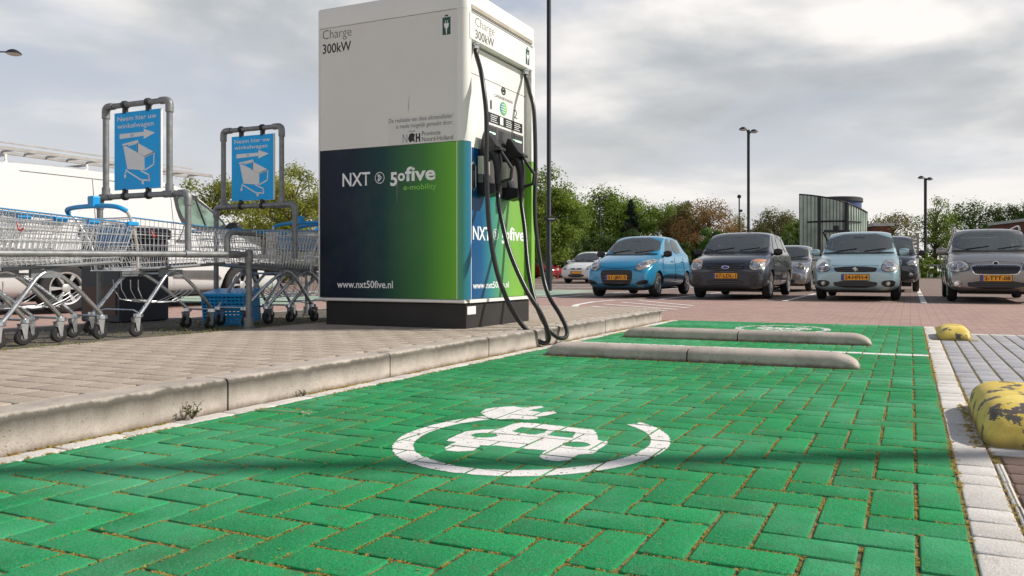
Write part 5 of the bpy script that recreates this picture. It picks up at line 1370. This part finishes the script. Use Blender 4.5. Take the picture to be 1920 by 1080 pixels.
# black off-roader behind the pale car
black = carpaint('dark suv paint', (.05, .055, .07), .5, .25)
st = [(0.00, .36, .60, .74, .72, .70, .55), (.06, .28, .70, .86, .86, .84, .70), (.2, .25, .80, .98, .90, .88, .76), (.6, .24, .96, 1.06, .92, .89, .78), (1.0, .24, 1.04, 1.10, .92, .88, .78), (1.06, .24, 1.05, 1.12, .92, .87, .77),
      (1.35, .24, 1.07, 1.36, .92, .86, .71), (1.72, .24, 1.08, 1.62, .92, .85, .65), (2.05, .24, 1.09, 1.69, .92, .85, .64), (3.0, .24, 1.1, 1.69, .92, .84, .635), (3.9, .24, 1.12, 1.64, .92, .83, .62), (4.25, .26, 1.1, 1.3, .91, .82, .6), (4.38, .3, 1.0, 1.15, .88, .8, .58), (4.42, .4, .7, .95, .78, .74, .5)]
hatch('parked_car', (-.62, 21.0, 0), 'dark off-road car half hidden behind the pale blue hatchback', black, st, .92, 1.69, 4.4, (.88, 3.45), .34,
      [lamp([(.52, .74), (.84, .76), (.86, .92), (.60, .90)], [(.68, .83, .05)]), pt('grille', [(-.45, .90), (-.42, .70), (.42, .70), (.45, .90)], 'chrome', slats=3),
       pt('bumper', [(-.85, .62), (-.80, .32), (.80, .32), (.85, .62)], 'blackplastic', rings=7), lambda B, root: [disc(B, root, s * .68, .50, .06, .06, M['headlight'], 'fog_lamp', .012) for s in (-1, 1)]],
      group='cars parked in the second row', ptext=None, ws=[(-.78, 1.13), (.78, 1.13), (.65, 1.57), (-.65, 1.57)], sides=[('b', [(1.45, 1.14), (2.2, 1.15), (2.2, 1.58), (1.9, 1.57)]), ('b', [(2.28, 1.15), (3.1, 1.16), (3.1, 1.58), (2.28, 1.59)])], mirc=M['blackplastic'], mirxz=(.93, 1.30, 1.13), rimc='chrome')
# white car further left, with dark lower grille
white = carpaint('white paint', (.74, .73, .71), .0, .3)
st = [(0.00, .30, .50, .60, .60, .58, .45), (.05, .23, .58, .68, .73, .71, .58), (.22, .19, .68, .79, .80, .785, .64), (.55, .18, .82, .90, .81, .79, .66), (.84, .18, .90, .96, .81, .78, .66), (.90, .18, .91, .98, .81, .775, .65),
      (1.2, .18, .93, 1.19, .81, .76, .60), (1.58, .18, .95, 1.41, .81, .755, .55), (1.9, .18, .96, 1.465, .81, .75, .54), (2.5, .18, .98, 1.455, .81, .75, .54), (3.0, .18, 1.0, 1.38, .81, .74, .52), (3.24, .20, 1.0, 1.15, .80, .73, .5), (3.36, .24, .96, 1.0, .77, .71, .46), (3.42, .34, .66, .84, .66, .62, .42)]
def whitecar(name, loc, label, mat, group, S=1.0, plate_=True, rz=0):
    return hatch(name, loc, label, mat, st, .81, 1.465, 3.4, (.68, 2.95), .285,
      [lamp([(.48, .62), (.66, .60), (.78, .72), (.76, .86), (.62, .84), (.48, .74)], [(.63, .74, .07)]),
       pt('upper_grille', [(-.30, .68), (-.28, .62), (.28, .62), (.30, .68)], 'blackplastic', off=.006), lambda B, root: disc(B, root, 0, .655, .05, .04, M['chrome'], 'badge'),
       pt('grille', [(-.42, .42), (-.36, .28), (.36, .28), (.42, .42)], 'blackplastic', slats=3, off=.007), sides_lines([1.0, 2.0], .32, .92, .81)],
      S=S, group=group, ptext='' if plate_ else None, pz=.49, ws=[(-.69, .99), (.69, .99), (.54, 1.385), (-.54, 1.385)],
      sides=[('b', [(1.3, 1.0), (1.96, 1.01), (1.96, 1.38), (1.70, 1.37)]), ('b', [(2.04, 1.01), (2.7, 1.06), (2.6, 1.35), (2.04, 1.38)])], mirxz=(.81, 1.12, .99), rz=rz)
whitecar('parked_car', (-13.88, 30.3, 0), 'white small hatchback parked far off behind the blue car', white, 'cars in the far rows', 1.0)
whitecar('parked_car', (-15.35, 33.6, 0), 'silver grey small car just left of the distant white hatchback', silver, 'cars in the far rows', 1.0, False)
redm = carpaint('red paint', (.35, .012, .015), .1, .3)
whitecar('parked_car', (-24.4, 50.2, 0), 'distant red car seen beside the dark lamp pole', redm, 'cars in the far rows', 1.0, False, rz=R(75))
# ---- white panel van with ladder rack
def van():
    root = empty('panel_van', (-11.32, 10.18, 0), 'white panel van with ladders on its roof rack, parked behind the trolleys', 'van')
    mat = carpaint('white van paint', (.66, .665, .665), 0, .25)
    # local: nose at y=0 going back along +y ; rotated 180 so nose points to +Y world
    root.rotation_euler = (0, 0, math.pi)
    st = [(0.00, .32, .56, .66, .70, .68, .55), (.05, .25, .64, .80, .85, .83, .68), (.22, .21, .78, .94, .92, .90, .76), (.55, .20, .92, 1.07, .945, .92, .80), (.88, .20, 1.04, 1.19, .945, .92, .82), (.95, .20, 1.06, 1.22, .945, .915, .81),
          (1.30, .20, 1.12, 1.56, .945, .90, .76), (1.68, .20, 1.16, 1.84, .945, .90, .72), (2.05, .20, 1.18, 1.95, .945, .905, .76), (2.6, .20, 1.20, 2.00, .945, .91, .78), (3.6, .20, 1.2, 2.00, .945, .915, .79), (4.55, .20, 1.2, 1.98, .945, .915, .77), (4.75, .22, 1.2, 1.88, .93, .90, .76), (4.80, .34, 1.1, 1.75, .86, .84, .7)]
    B = Body(root, st, mat)
    # side windows: world y = 10.05 - local y ; left side of world +X is local -x
    for a in 'lr': B.patch('window_frame', a, [(2.09, 1.80), (1.66, 1.78), (1.30, 1.55), (.93, 1.23), (.97, 1.20), (1.92, 1.21), (2.04, 1.42)], M['blackplastic'], root, .003, 6, 1)
    B.patch('side_window', 'l', [(2.02, 1.72), (1.70, 1.70), (1.38, 1.50), (1.12, 1.27), (1.86, 1.27), (1.98, 1.45)], M['vanglass'], root, .006, 6, 1)
    B.patch('side_window', 'r', [(2.02, 1.72), (1.70, 1.70), (1.38, 1.50), (1.12, 1.27), (1.86, 1.27), (1.98, 1.45)], M['vanglass'], root, .006, 6, 1)
    b = MB(); b.tube([B.place('l', 1.55, 1.27, .012)[0], B.place('l', 1.66, 1.68, .012)[0]], .014, 6); b.build('window_divider', M['blackplastic'], root)
    B.patch('windscreen', 'f', [(-.80, 1.24), (.80, 1.24), (.72, 1.80), (-.72, 1.80)], M['glass'], root, .006, 8, 2)
    B.patch('side_trim', 'l', [(1.30, .43), (2.15, .46), (2.15, .57), (1.45, .57)], simple('grey side trim', (.10, .10, .10), .6), root, .02, 4, 0)
    B.patch('side_trim', 'l', [(2.35, .47), (3.2, .47), (3.2, .57), (2.35, .57)], simple('grey side trim', (.10, .10, .10), .6), root, .02, 4, 0)
    B.patch('headlight', 'f', [(.50, .72), (.82, .78), (.86, 1.02), (.60, .90)], M['headlight'], root, .01); B.patch('headlight', 'f', mir([(.50, .72), (.82, .78), (.86, 1.02), (.60, .90)]), M['headlight'], root, .01)
    b = MB()
    for y, z0, z1 in ((2.12, .35, 1.80), (1.08, .45, 1.15), (3.30, .35, 1.82), (2.16, 1.0, 1.01)):
        b.tube([B.place('l', y, z0 + (z1 - z0) * t / 8, .001)[0] for t in range(9)], .005, 4)
    b.tube([B.place('l', 2.2 + t * .25, 1.83, .001)[0] for t in range(9)], .006, 4); b.tube([B.place('l', 2.2 + t * .25, .98, .001)[0] for t in range(9)], .005, 4)
    b.build('panel_gap', M['lettgrey'], root)
    b = MB(); b.box(-.945 - .035, -.9, 1.3, 3.2, .20, .26); b.build('sill', M['under'], root)
    base_parts(B, root, (.90, 3.70), .33, .945)
    for y in (.90, 3.70):
        for sd in (-1, 1): wheel(root, sd * .85, y, .33, .20, 'rim', 6)
    for y0, z0 in ((2.0, 1.02), (3.15, 1.02)):
        p, n_ = B.place('l', y0, z0, .02); b = MB(); b.tube([p - Vector((0, .09, 0)), p + n_ * .015, p + Vector((0, .09, 0))], .018, 6, smooth=2); b.build('door_handle', M['lettgrey'], root, smooth=True)
    mirror(root, -.96, 1.15, 1.25, M['blackplastic'], 1.3); mirror(root, .96, 1.15, 1.25, M['blackplastic'], 1.3)
    for y in (2.3, 3.3, 4.3):
        b = MB(); b.tube([(-.74, y, 1.90), (-.74, y, 2.02), (.74, y, 2.02), (.74, y, 1.90)], .018, 6); b.build('roof_bar', simple('alu bar', (.55, .54, .52), .4, .5), root)
    lad = empty('ladder', (-10.62, 7.05, 2.09), 'grey aluminium ladder lying along the roof rack of the white van', 'ladder')
    al = simple('weathered aluminium', (.36, .345, .33), .45, .4)
    for x, zo in ((-.0, 0), (-.42, .0)):
        b = MB(); b.box(x - .014, x + .014, -1.6, 1.85, zo, zo + .045, bev=.003); b.build('ladder_stile', al, lad)
        b = MB(); b.box(x - .024, x - .016, -1.6, 1.5, zo + .085, zo + .105); b.build('ladder_stile', al, lad)
    for k in range(13):
        b = MB(); b.cyl((-.41, -1.5 + k * .27, .035), (-.015, -1.5 + k * .27, .035), .014, 8); b.build('ladder_rung', al, lad)
van()

# ------------------------------------------------------------------ lamp posts
def lamp_head(root, p, d, s=1.0):
    """mushroom half dome head at p, pointing along d"""
    d = Vector((d[0], d[1], 0)).normalized()
    b = MB(); b.lathe([(.005, .135 * s), (.06 * s, .13 * s), (.13 * s, .095 * s), (.185 * s, .045 * s), (.21 * s, .0), (.19 * s, -.004), (.02, -.002)], p, 'z', 20); h = b.build('lamp_shade', M['polemetal'], root, smooth=True)
    b = MB(); b.lathe([(.185 * s, -.006), (.175 * s, -.03 * s), (.10 * s, -.055 * s), (.01, -.06 * s)], p, 'z', 18); b.build('lamp_lens', M['lens'], h, smooth=True)
def lamp_post(x, y, h, r0, r1, dirs, label, arm=.35, s=1.0, group='lamp posts of the car park'):
    root = empty('lamp_post', (x, y, 0), label, 'lamp post', group)
    b = MB(); b.tube([(0, 0, -.02), (0, 0, 1.0), (0, 0, 1.05), (0, 0, h)], lambda u: r0 if u < .5 else r1, 12); b.build('pole', M['polemetal'], root, smooth=True)
    for k, d in enumerate(dirs):
        d = Vector((d[0], d[1], 0)).normalized(); dz = -.0 - .12 * k
        a = MB(); a.tube([(0, 0, h - .35), tuple(d * arm * .5 + Vector((0, 0, h - .05 + dz))), tuple(d * arm + Vector((0, 0, h + .06 + dz)))], .022, 8, smooth=4); a.build('arm', M['polemetal'], root, smooth=True)
        lamp_head(root, tuple(d * (arm + .12 * s) + Vector((0, 0, h + .02 + dz))), d, s)
    return root
CR, CF = Vector((.9287, .3709)), Vector((-.3709, .9287))
root = lamp_post(-9.46, 18.83, 9.2, .085, .062, [(CR.x, CR.y), (-CR.x, -CR.y)], 'dark lamp pole right beside the charging cabinet with a small black sign')
b = MB(); b.box(-.16, .20, -.02, .02, 2.02, 2.14); sg = b.build('name_plate', M['blackplastic'], root); sg.rotation_euler = (0, 0, math.atan2(.3709, .9287)); sg.location = (.07, -.10, -.06)
b = MB()
for k in range(7): b.box(-.02 + k * .026, .0 + k * .026 - .006, -.022, -.0205, 2.06, 2.10)
b.build('print_marks', M['lettwhite'], sg)
lamp_post(-7.67, 37.86, 7.75, .085, .075, [(-CR.x, -CR.y), (CR.x, CR.y)], 'tall dark twin lamp post rising behind the dark grey car', .16, 1.0)
lamp_post(-28.63, 68.25, 7.9, .10, .08, [(-CR.x, -CR.y), (CR.x, CR.y)], 'distant twin lamp post in front of the green trees', .50, 1.2)
lamp_post(1.18, 68.31, 8.4, .13, .12, [(-CR.x, -CR.y), (CR.x, CR.y)], 'distant twin lamp post standing right of the glass pavilion', .2, 1.35)
lamp_post(-28.25, 14.05, 7.62, .09, .07, [(.66, .75)], 'near lamp with one arm reaching in from the left edge', 1.55, 1.05)
lamp_post(6.4, 5.47, 8.2, .075, .065, [(.429, -.903)], 'lamp post standing out of frame to the right that casts the thin shadow', .4, 1.0)
r = empty('camera_mast', (-12.8, 59.5, 0), 'thin mast with round camera on top left of the tall lamp post', 'mast')
b = MB(); b.tube([(0, 0, 0), (0, 0, 6.4)], .055, 8); b.build('pole', M['polemetal'], r)
b = MB(); b.lathe([(.02, -.16), (.16, -.08), (.17, .05), (.08, .15), (.01, .16)], (0, 0, 6.55), 'z', 14); b.build('camera_dome', M['polemetal'], r, smooth=True)
b = MB(); b.box(.05, .25, -.05, .05, 5.3, 5.5); b.build('camera_box', M['polemetal'], r)

# ------------------------------------------------------------------ glass pavilion, brick buildings, fence
def pavilion():
    cx_, cy_ = -4.95, 53.45; r = empty('pavilion', (cx_, cy_, 0), 'curved green glass pavilion with slanted roof edge and blue drum', 'building')
    ang = math.atan2(.3709, .9287)
    r.rotation_euler = (0, 0, ang)
    def gm():
        m, nt, b = newmat('ribbed pale glass'); v = objc(nt)
        x = N(nt, 'ShaderNodeSeparateXYZ', {0: v}).outputs[0]
        c = ramp(nt, noise(nt, v, .7, 4), [(.35, (.20, .27, .22)), (.65, (.42, .52, .44))])
        setin(nt, b, 'Base Color', c); setin(nt, b, 'Roughness', .22); b.inputs['Specular IOR Level'].default_value = .7; return m
    G = gm(); n = 22; R0 = 2.75
    def top(t): return 5.85 - 1.25 * t ** 1.15
    wall = MB(); mull = MB(); rings0 = []; rings1 = []
    P = []
    for i in range(n + 1):
        t = i / n; a = R(195 + 150 * t); x = 2.42 * math.cos(a) * 1.0; y = 1.9 * math.sin(a)
        P.append((-2.35 + 4.7 * t, -1.5 * math.sin(math.pi * t) - .0, top(t)))
    wall.quadring([[(x, y, 0) for x, y, z in P], [(x, y, z) for x, y, z in P]], close=False)
    
    wall.face([(-2.35, 0, 0), (-.9, 3, 0), (-.9, 3, 5.0), (-2.35, 0, 5.83)]); wall.face([(2.35, 0, 0), (2.35, 3, 0), (2.35, 3, 4.3), (2.35, 0, P[-1][2])])
    wall.build('glass_wall', G, r, recalc=True)
    for i in range(n + 1):
        x, y, z = P[i]; mull.tube([(x, y - .02, 0), (x, y - .02, z)], .018, 4)
    mull.build('mullion', M['polemetal'], r)
    rim = MB(); rim.tube([(x, y - .02, z) for x, y, z in P], .05, 6); rim.build('roof_edge', M['polemetal'], r)
    rf = MB(); rf.face([(x, y, z - .02) for x, y, z in P] + [(2.35, 3, 4.3), (-.9, 3, 5.0)]); rf.build('roof', M['polemetal'], r)
    fr = MB()
    for t in (.27, .62):
        k = int(t * n); x, y, z = P[k]; fr.box(x - .09, x + .09, y - .16, y - .04, 0, z)
    fr.tube([(P[2][0], P[2][1] - .08, 3.9)] + [(P[k][0], P[k][1] - .08, 3.9) for k in range(3, 20)], .05, 4)
    fr.box(P[6][0], P[14][0], P[10][1] - .12, P[10][1] - .04, 3.15, 3.30); fr.box(P[9][0], P[10][0] + .1, P[10][1] - .16, P[10][1] - .05, 3.3, 3.6)
    fr.tube([(P[6][0], P[6][1] - .12, 3.2), (P[9][0], P[9][1] - .14, 1.8)], .045, 4); fr.tube([(P[13][0], P[13][1] - .12, 2.5), (P[14][0] - .1, P[14][1] - .14, 3.2)], .045, 4)
    fr.build('steel_frame', M['polemetal'], r)
    dm = MB(); dm.lathe([(1.6, 3.5), (1.6, 5.36)], (.72, 1.3, 0), 'z', 32); dm.build('drum', simple('blue drum cladding', (.04, .08, .22), .4), r, smooth=True)
    ri = MB(); ri.lathe([(1.65, 5.36), (1.70, 5.39), (1.70, 5.63), (1.6, 5.70), (.01, 5.72)], (.72, 1.3, 0), 'z', 32); ri.build('drum_roof', simple('dark roof band', (.04, .04, .045), .6), r, smooth=True, angle=30)
pavilion()
BR = brickfield('red brick wall', (.20, .065, .045), (.15, .05, .04), (.2, .17, .15), bw=.3, rh=.1)
def brickhouse(x, y, w, h, d, label, rz, pale=None):
    r = empty('brick_building', (x, y, 0), label, 'building', 'brick buildings behind the cars'); r.rotation_euler = (0, 0, rz)
    b = MB(); b.box(0, w, 0, d, 0, h); b.build('wall', simple('dark red brick', (.17, .055, .04), .85, var=.25, scale=6), r)
    b = MB(); b.box(-.15, w + .15, -.15, d + .15, h, h + .25); b.build('roof_edge', simple('pale roof edge', (.55, .55, .55), .6), r)
    if pale:
        for a, c in pale:
            b = MB(); b.box(a, c, -.04, -.003, .3, h - .2); b.build('pale_panel', simple('pale wall panel', (.52, .47, .40), .7), r)
            b = MB(); b.box(a + .3, a + 1.1, -.07, -.042, h - 1.3, h - .5); b.build('window', M['glass'], r)
    return r
ANG = math.atan2(.3709, .9287)
brickhouse(9.1, 71.3, 14, 4.75, 6, 'long red brick building with pale panels at the right edge', ANG, [(1.0, 3.4), (6.5, 8)])
brickhouse(-2.6, 62.4, 1.35, 4.1, 4, 'small dark brick building just right of the glass pavilion', ANG, None)
r = empty('slat_fence', (-.62, 40.5, 0), 'pale horizontal slat screen beyond the dark off-road car', 'fence'); r.rotation_euler = (0, 0, ANG)
b = MB()
for k in range(8): b.box(0, 1.05, -.02, .02, .9 + k * .19, 1.02 + k * .19)
b.build('slats', simple('weathered slats', (.34, .32, .28), .8), r)
for x in (0, 1.05): 
    b = MB(); b.box(x - .04, x + .04, -.05, .05, 0, 2.45); b.build('post', simple('fence post', (.3, .29, .27), .8), r)
r = empty('barrier_rail', (1.6, 62, 0), 'low metal barrier rail in front of the far hedge', 'barrier'); r.rotation_euler = (0, 0, ANG)
b = MB(); b.tube([(-4, 0, 1.0), (4.5, 0, 1.0)], .05, 6); b.build('pipe', M['cartleg'], r)
for x in (-3.5, -1, 1.5, 4): 
    b = MB(); b.tube([(x, 0, 0), (x, 0, 1.0)], .05, 6); b.build('post', M['cartleg'], r)
sheet('grass', [(-60, 40, 62, 66)], .02, simple('verge grass', (.07, .13, .025), .9, var=.3, scale=2))
sheet('verge', [(-200, 200, 66, 300)], -.02, simple('far verge', (.045, .08, .02), .9, var=.3, scale=.4))

# ------------------------------------------------------------------ trees
LM = {}
def lm(c1, c2):
    k = (c1, c2)
    if k not in LM: LM[k] = leafmat('foliage %d' % len(LM), c1, c2)
    return LM[k]
GREEN = ((.075, .13, .018), (.25, .33, .05)); YG = ((.16, .19, .025), (.38, .40, .07)); DK = ((.03, .06, .015), (.10, .15, .03)); BRN = ((.17, .105, .035), (.36, .23, .09)); OLV = ((.13, .13, .05), (.25, .24, .10)); BRN2 = ((.15, .10, .035), (.20, .22, .07)); CON = ((.012, .028, .014), (.035, .06, .03))
def tree(x, y, h, w, pal, label, leaf=.16, n=4200, z0=.16, sparse=0., conifer=False, group='trees round the car park', cat='tree', name='tree', clumps=None, seed=0):
    rs = random.Random(int(x * 13 + y * 7 + seed))
    r = empty(name, (x, y, 0), label, cat, group)
    tb = MB(); H0 = h * z0
    tb.tube([(0, 0, -.1), (rs.uniform(-.1, .1), 0, h * .3), (rs.uniform(-.2, .2) * w * .2, 0, h * .72)], lambda u: .022 * h * (1 - .75 * u) + .02, 8, smooth=3)
    C = []
    nc = clumps or int(26 + w * 5)
    for k in range(nc):
        if conifer:
            t = rs.random() ** .8; zz_ = H0 + (h - H0) * t; rr_ = (w / 2) * (1 - t) ** .9 * rs.uniform(.3, 1)
            a = rs.uniform(0, 6.28); C.append((rr_ * math.cos(a), rr_ * math.sin(a), zz_, .09 * h * (1.15 - t)))
        else:
            while True:
                u, v, q = rs.uniform(-1, 1), rs.uniform(-1, 1), rs.uniform(-1, 1)
                m_ = u * u + v * v + q * q
                if m_ < 1 and m_ > .12: break
            taper = 1 - .25 * max(0, q)
            s = rs.uniform(.6, 1.2) * min(w, h) * .155
            C.append((u * (w / 2 - s * .3) * taper, v * (w / 2 - s * .3) * taper, H0 + (h - H0) * (.5 + q * .43) , s))
    for c in C[::2 if not sparse else 1]:
        st_ = Vector((0, 0, max(h * .18, min(c[2] - .3 * h * .5, h * .6)))); tb.tube([st_, (st_ + Vector(c[:3])) * .5 + Vector((0, 0, .05 * h)), Vector(c[:3])], lambda u: .007 * h * (1 - .8 * u) + .006, 5, smooth=2)
    tb.build('trunk', M['bark'], r, smooth=True)
    leaf *= .82; n = int(n * 1.35)
    vs = []; fs = []; rn = []
    per = max(4, int(n / len(C)))
    for c in C:
        tone = rs.uniform(.0, .65)
        for k in range(per):
            while True:
                d = Vector((rs.uniform(-1, 1), rs.uniform(-1, 1), rs.uniform(-1, 1)))
                if d.length < 1: break
            d = d * (1.0 + (.5 if rs.random() < .12 else 0)); p = Vector(c[:3]) + Vector((d.x * c[3], d.y * c[3], d.z * c[3] * .8))
            s = leaf * rs.uniform(.5, 1.15)
            nrm = (d.normalized() + Vector((rs.uniform(-1, 1), rs.uniform(-1, 1), rs.uniform(-.4, 1.2)))).normalized()
            a = nrm.cross(Vector((rs.uniform(-1, 1), rs.uniform(-1, 1), rs.uniform(-1, 1)))).normalized(); b_ = nrm.cross(a)
            i = len(vs); vs += [p - a * s * .5, p + b_ * s * .34 + a * s * .05, p + a * s * .55, p - b_ * s * .34]
            fs.append((i, i + 1, i + 2, i + 3)); rn.append(min(1, max(0, tone + rs.uniform(0, .35))))
    me = bpy.data.meshes.new('crown'); me.from_pydata([tuple(q) for q in vs], [], fs); me.materials.append(lm(*pal))
    at = me.attributes.new('rnd', 'FLOAT', 'FACE'); at.data.foreach_set('value', rn)
    o = bpy.data.objects.new('crown', me); COL.objects.link(o); o.parent = r
    return r
tree(-28.0, 23.4, 5.0, 3.6, YG, 'yellow green tree behind the van windscreen', .13, 9000)
tree(-27.6, 26.9, 6.0, 4.0, YG, 'yellow green tree hidden behind the second blue sign', .14, 9000)
tree(-23.3, 23.3, 5.3, 3.4, YG, 'yellow green tree left of the charging cabinet', .12, 10000)
tree(-20.2, 40.4, 6.9, 4.4, GREEN, 'light green tree right behind the charging cabinet', .19, 14000, .05)
tree(-37.0, 77.5, 11.0, 9.6, GREEN, 'round dense green tree left of the distant twin lamp post', .36, 19000, .05)
tree(-32.4, 82.5, 11.4, 10.0, GREEN, 'dense green tree behind the distant twin lamp post', .36, 19000, .05)
tree(-39.5, 73.8, 9.8, 8.4, DK, 'darker green tree behind the lamp pole beside the cabinet', .34, 13000, .03)
tree(-23.7, 63.8, 7.1, 4.0, CON, 'dark pointed conifer rising between the green trees', .22, 9000, .03, conifer=True, clumps=90)
tree(-21.4, 67.0, 7.5, 5.4, GREEN, 'green tree just right of the conifer', .23, 11000, .05)
tree(-18.6, 64.5, 7.2, 5.0, BRN2, 'copper and green tree, the left one of the brown trees', .22, 10000, .05)
tree(-16.0, 62.0, 7.3, 6.2, BRN, 'copper brown tree with ragged top behind the dark grey car', .21, 13000, .05)
tree(-14.7, 58.0, 4.6, 2.7, ((.05, .12, .02), (.12, .25, .04)), 'small fresh green tree in front of the copper tree', .17, 5200, .03)
tree(-15.6, 74.4, 6.4, 4.6, OLV, 'olive tree between the copper tree and the tall lamp post', .25, 5200, .05)
tree(-12.7, 75.4, 7.3, 6.0, OLV, 'round olive green tree right of the tall lamp post', .25, 10000, .05)
tree(-10.0, 71.2, 5.6, 3.8, GREEN, 'green tree at the left edge of the glass pavilion', .23, 7000, .03)
tree(-1.5, 64.6, 5.6, 5.0, BRN2, 'thin copper tree with sky showing through, right of the pavilion', .20, 3600, .25, sparse=1)
tree(2.1, 74.5, 7.8, 5.0, GREEN, 'loose light green tree behind the right twin lamp post', .20, 5200, .15, sparse=1)
tree(6.2, 88.7, 8.8, 7.6, DK, 'dark green tree behind the roof of the warm grey estate', .27, 10000, .05)
tree(10.2, 90.5, 8.2, 5.4, DK, 'second dark green tree right of the first, above the estate', .27, 7000, .05)
tree(13.4, 101.4, 9.6, 6.4, DK, 'dark green tree above the long brick building', .29, 7000, .05)
def bush(x, y, h, w, pal, label, n=1600, leaf=.16): return tree(x, y, h, w, pal, label, leaf, n, .0, group='bushes along the car park edge', cat='bush', name='bush', clumps=24)
k = 0
blabs = ['low dark bush under the trees, farthest left', 'low dark bush left of the distant twin lamp', 'low bush behind the distant white car', 'low bush below the conifer', 'low bush behind the roof of the blue car', 'low bush left of the dark grey car', 'low bush behind the dark grey car', 'low bush between dark grey car and pavilion', 'low bush at the foot of the pavilion', 'low hedge bush right of the pavilion', 'low hedge bush behind the slat screen', 'bright low bush left of the estate car', 'low bush behind the estate car bonnet', 'low bush behind the estate car roof', 'low bush at the right edge']
for i, lb in enumerate(blabs):
    t = i / 14; rr_ = -7.5 + 40 * t; rho = (985 + 935 * t * 1.03 - 1149) / 1397; T = 57 + (i % 3) * 2
    X = (.9287 * rho - .3709) * T; Y = (.3709 * rho + .9287) * T
    bush(X, Y, 3.0 + (i % 4) * .3 if i < 9 else 2.0, 6.0, DK if i < 9 else GREEN, lb, 5200, .20)
far = []
for i in range(5):
    rho = (365 + i * 55 - 1149) / 1397; T = 36 + (i % 2) * 2
    bush((.9287 * rho - .3709) * T, (.3709 * rho + .9287) * T, 3.0, 4.2, YG, ['bush behind the van bonnet', 'bush below the second blue sign', 'bush left of the second sign frame post', 'bush above the right trolley stack', 'bush at the left edge of the charging cabinet'][i], 5000, .14)
for x, y, lb in ((-22.7, 46.5, 'short red and white bollard beside the distant red car'), (-19.2, 44.0, 'short red and white bollard left of the silver grey car')):
    r = empty('bollard', (x, y, 0), lb, 'bollard', 'far bollards'); b = MB(); b.lathe([(.07, 0), (.07, .9), (.04, .95)], (0, 0, 0), 'z', 10); b.build('post', M['red'], r); b = MB(); b.lathe([(.073, .6), (.073, .75)], (0, 0, 0), 'z', 10); b.build('band', M['signwhite'], r)
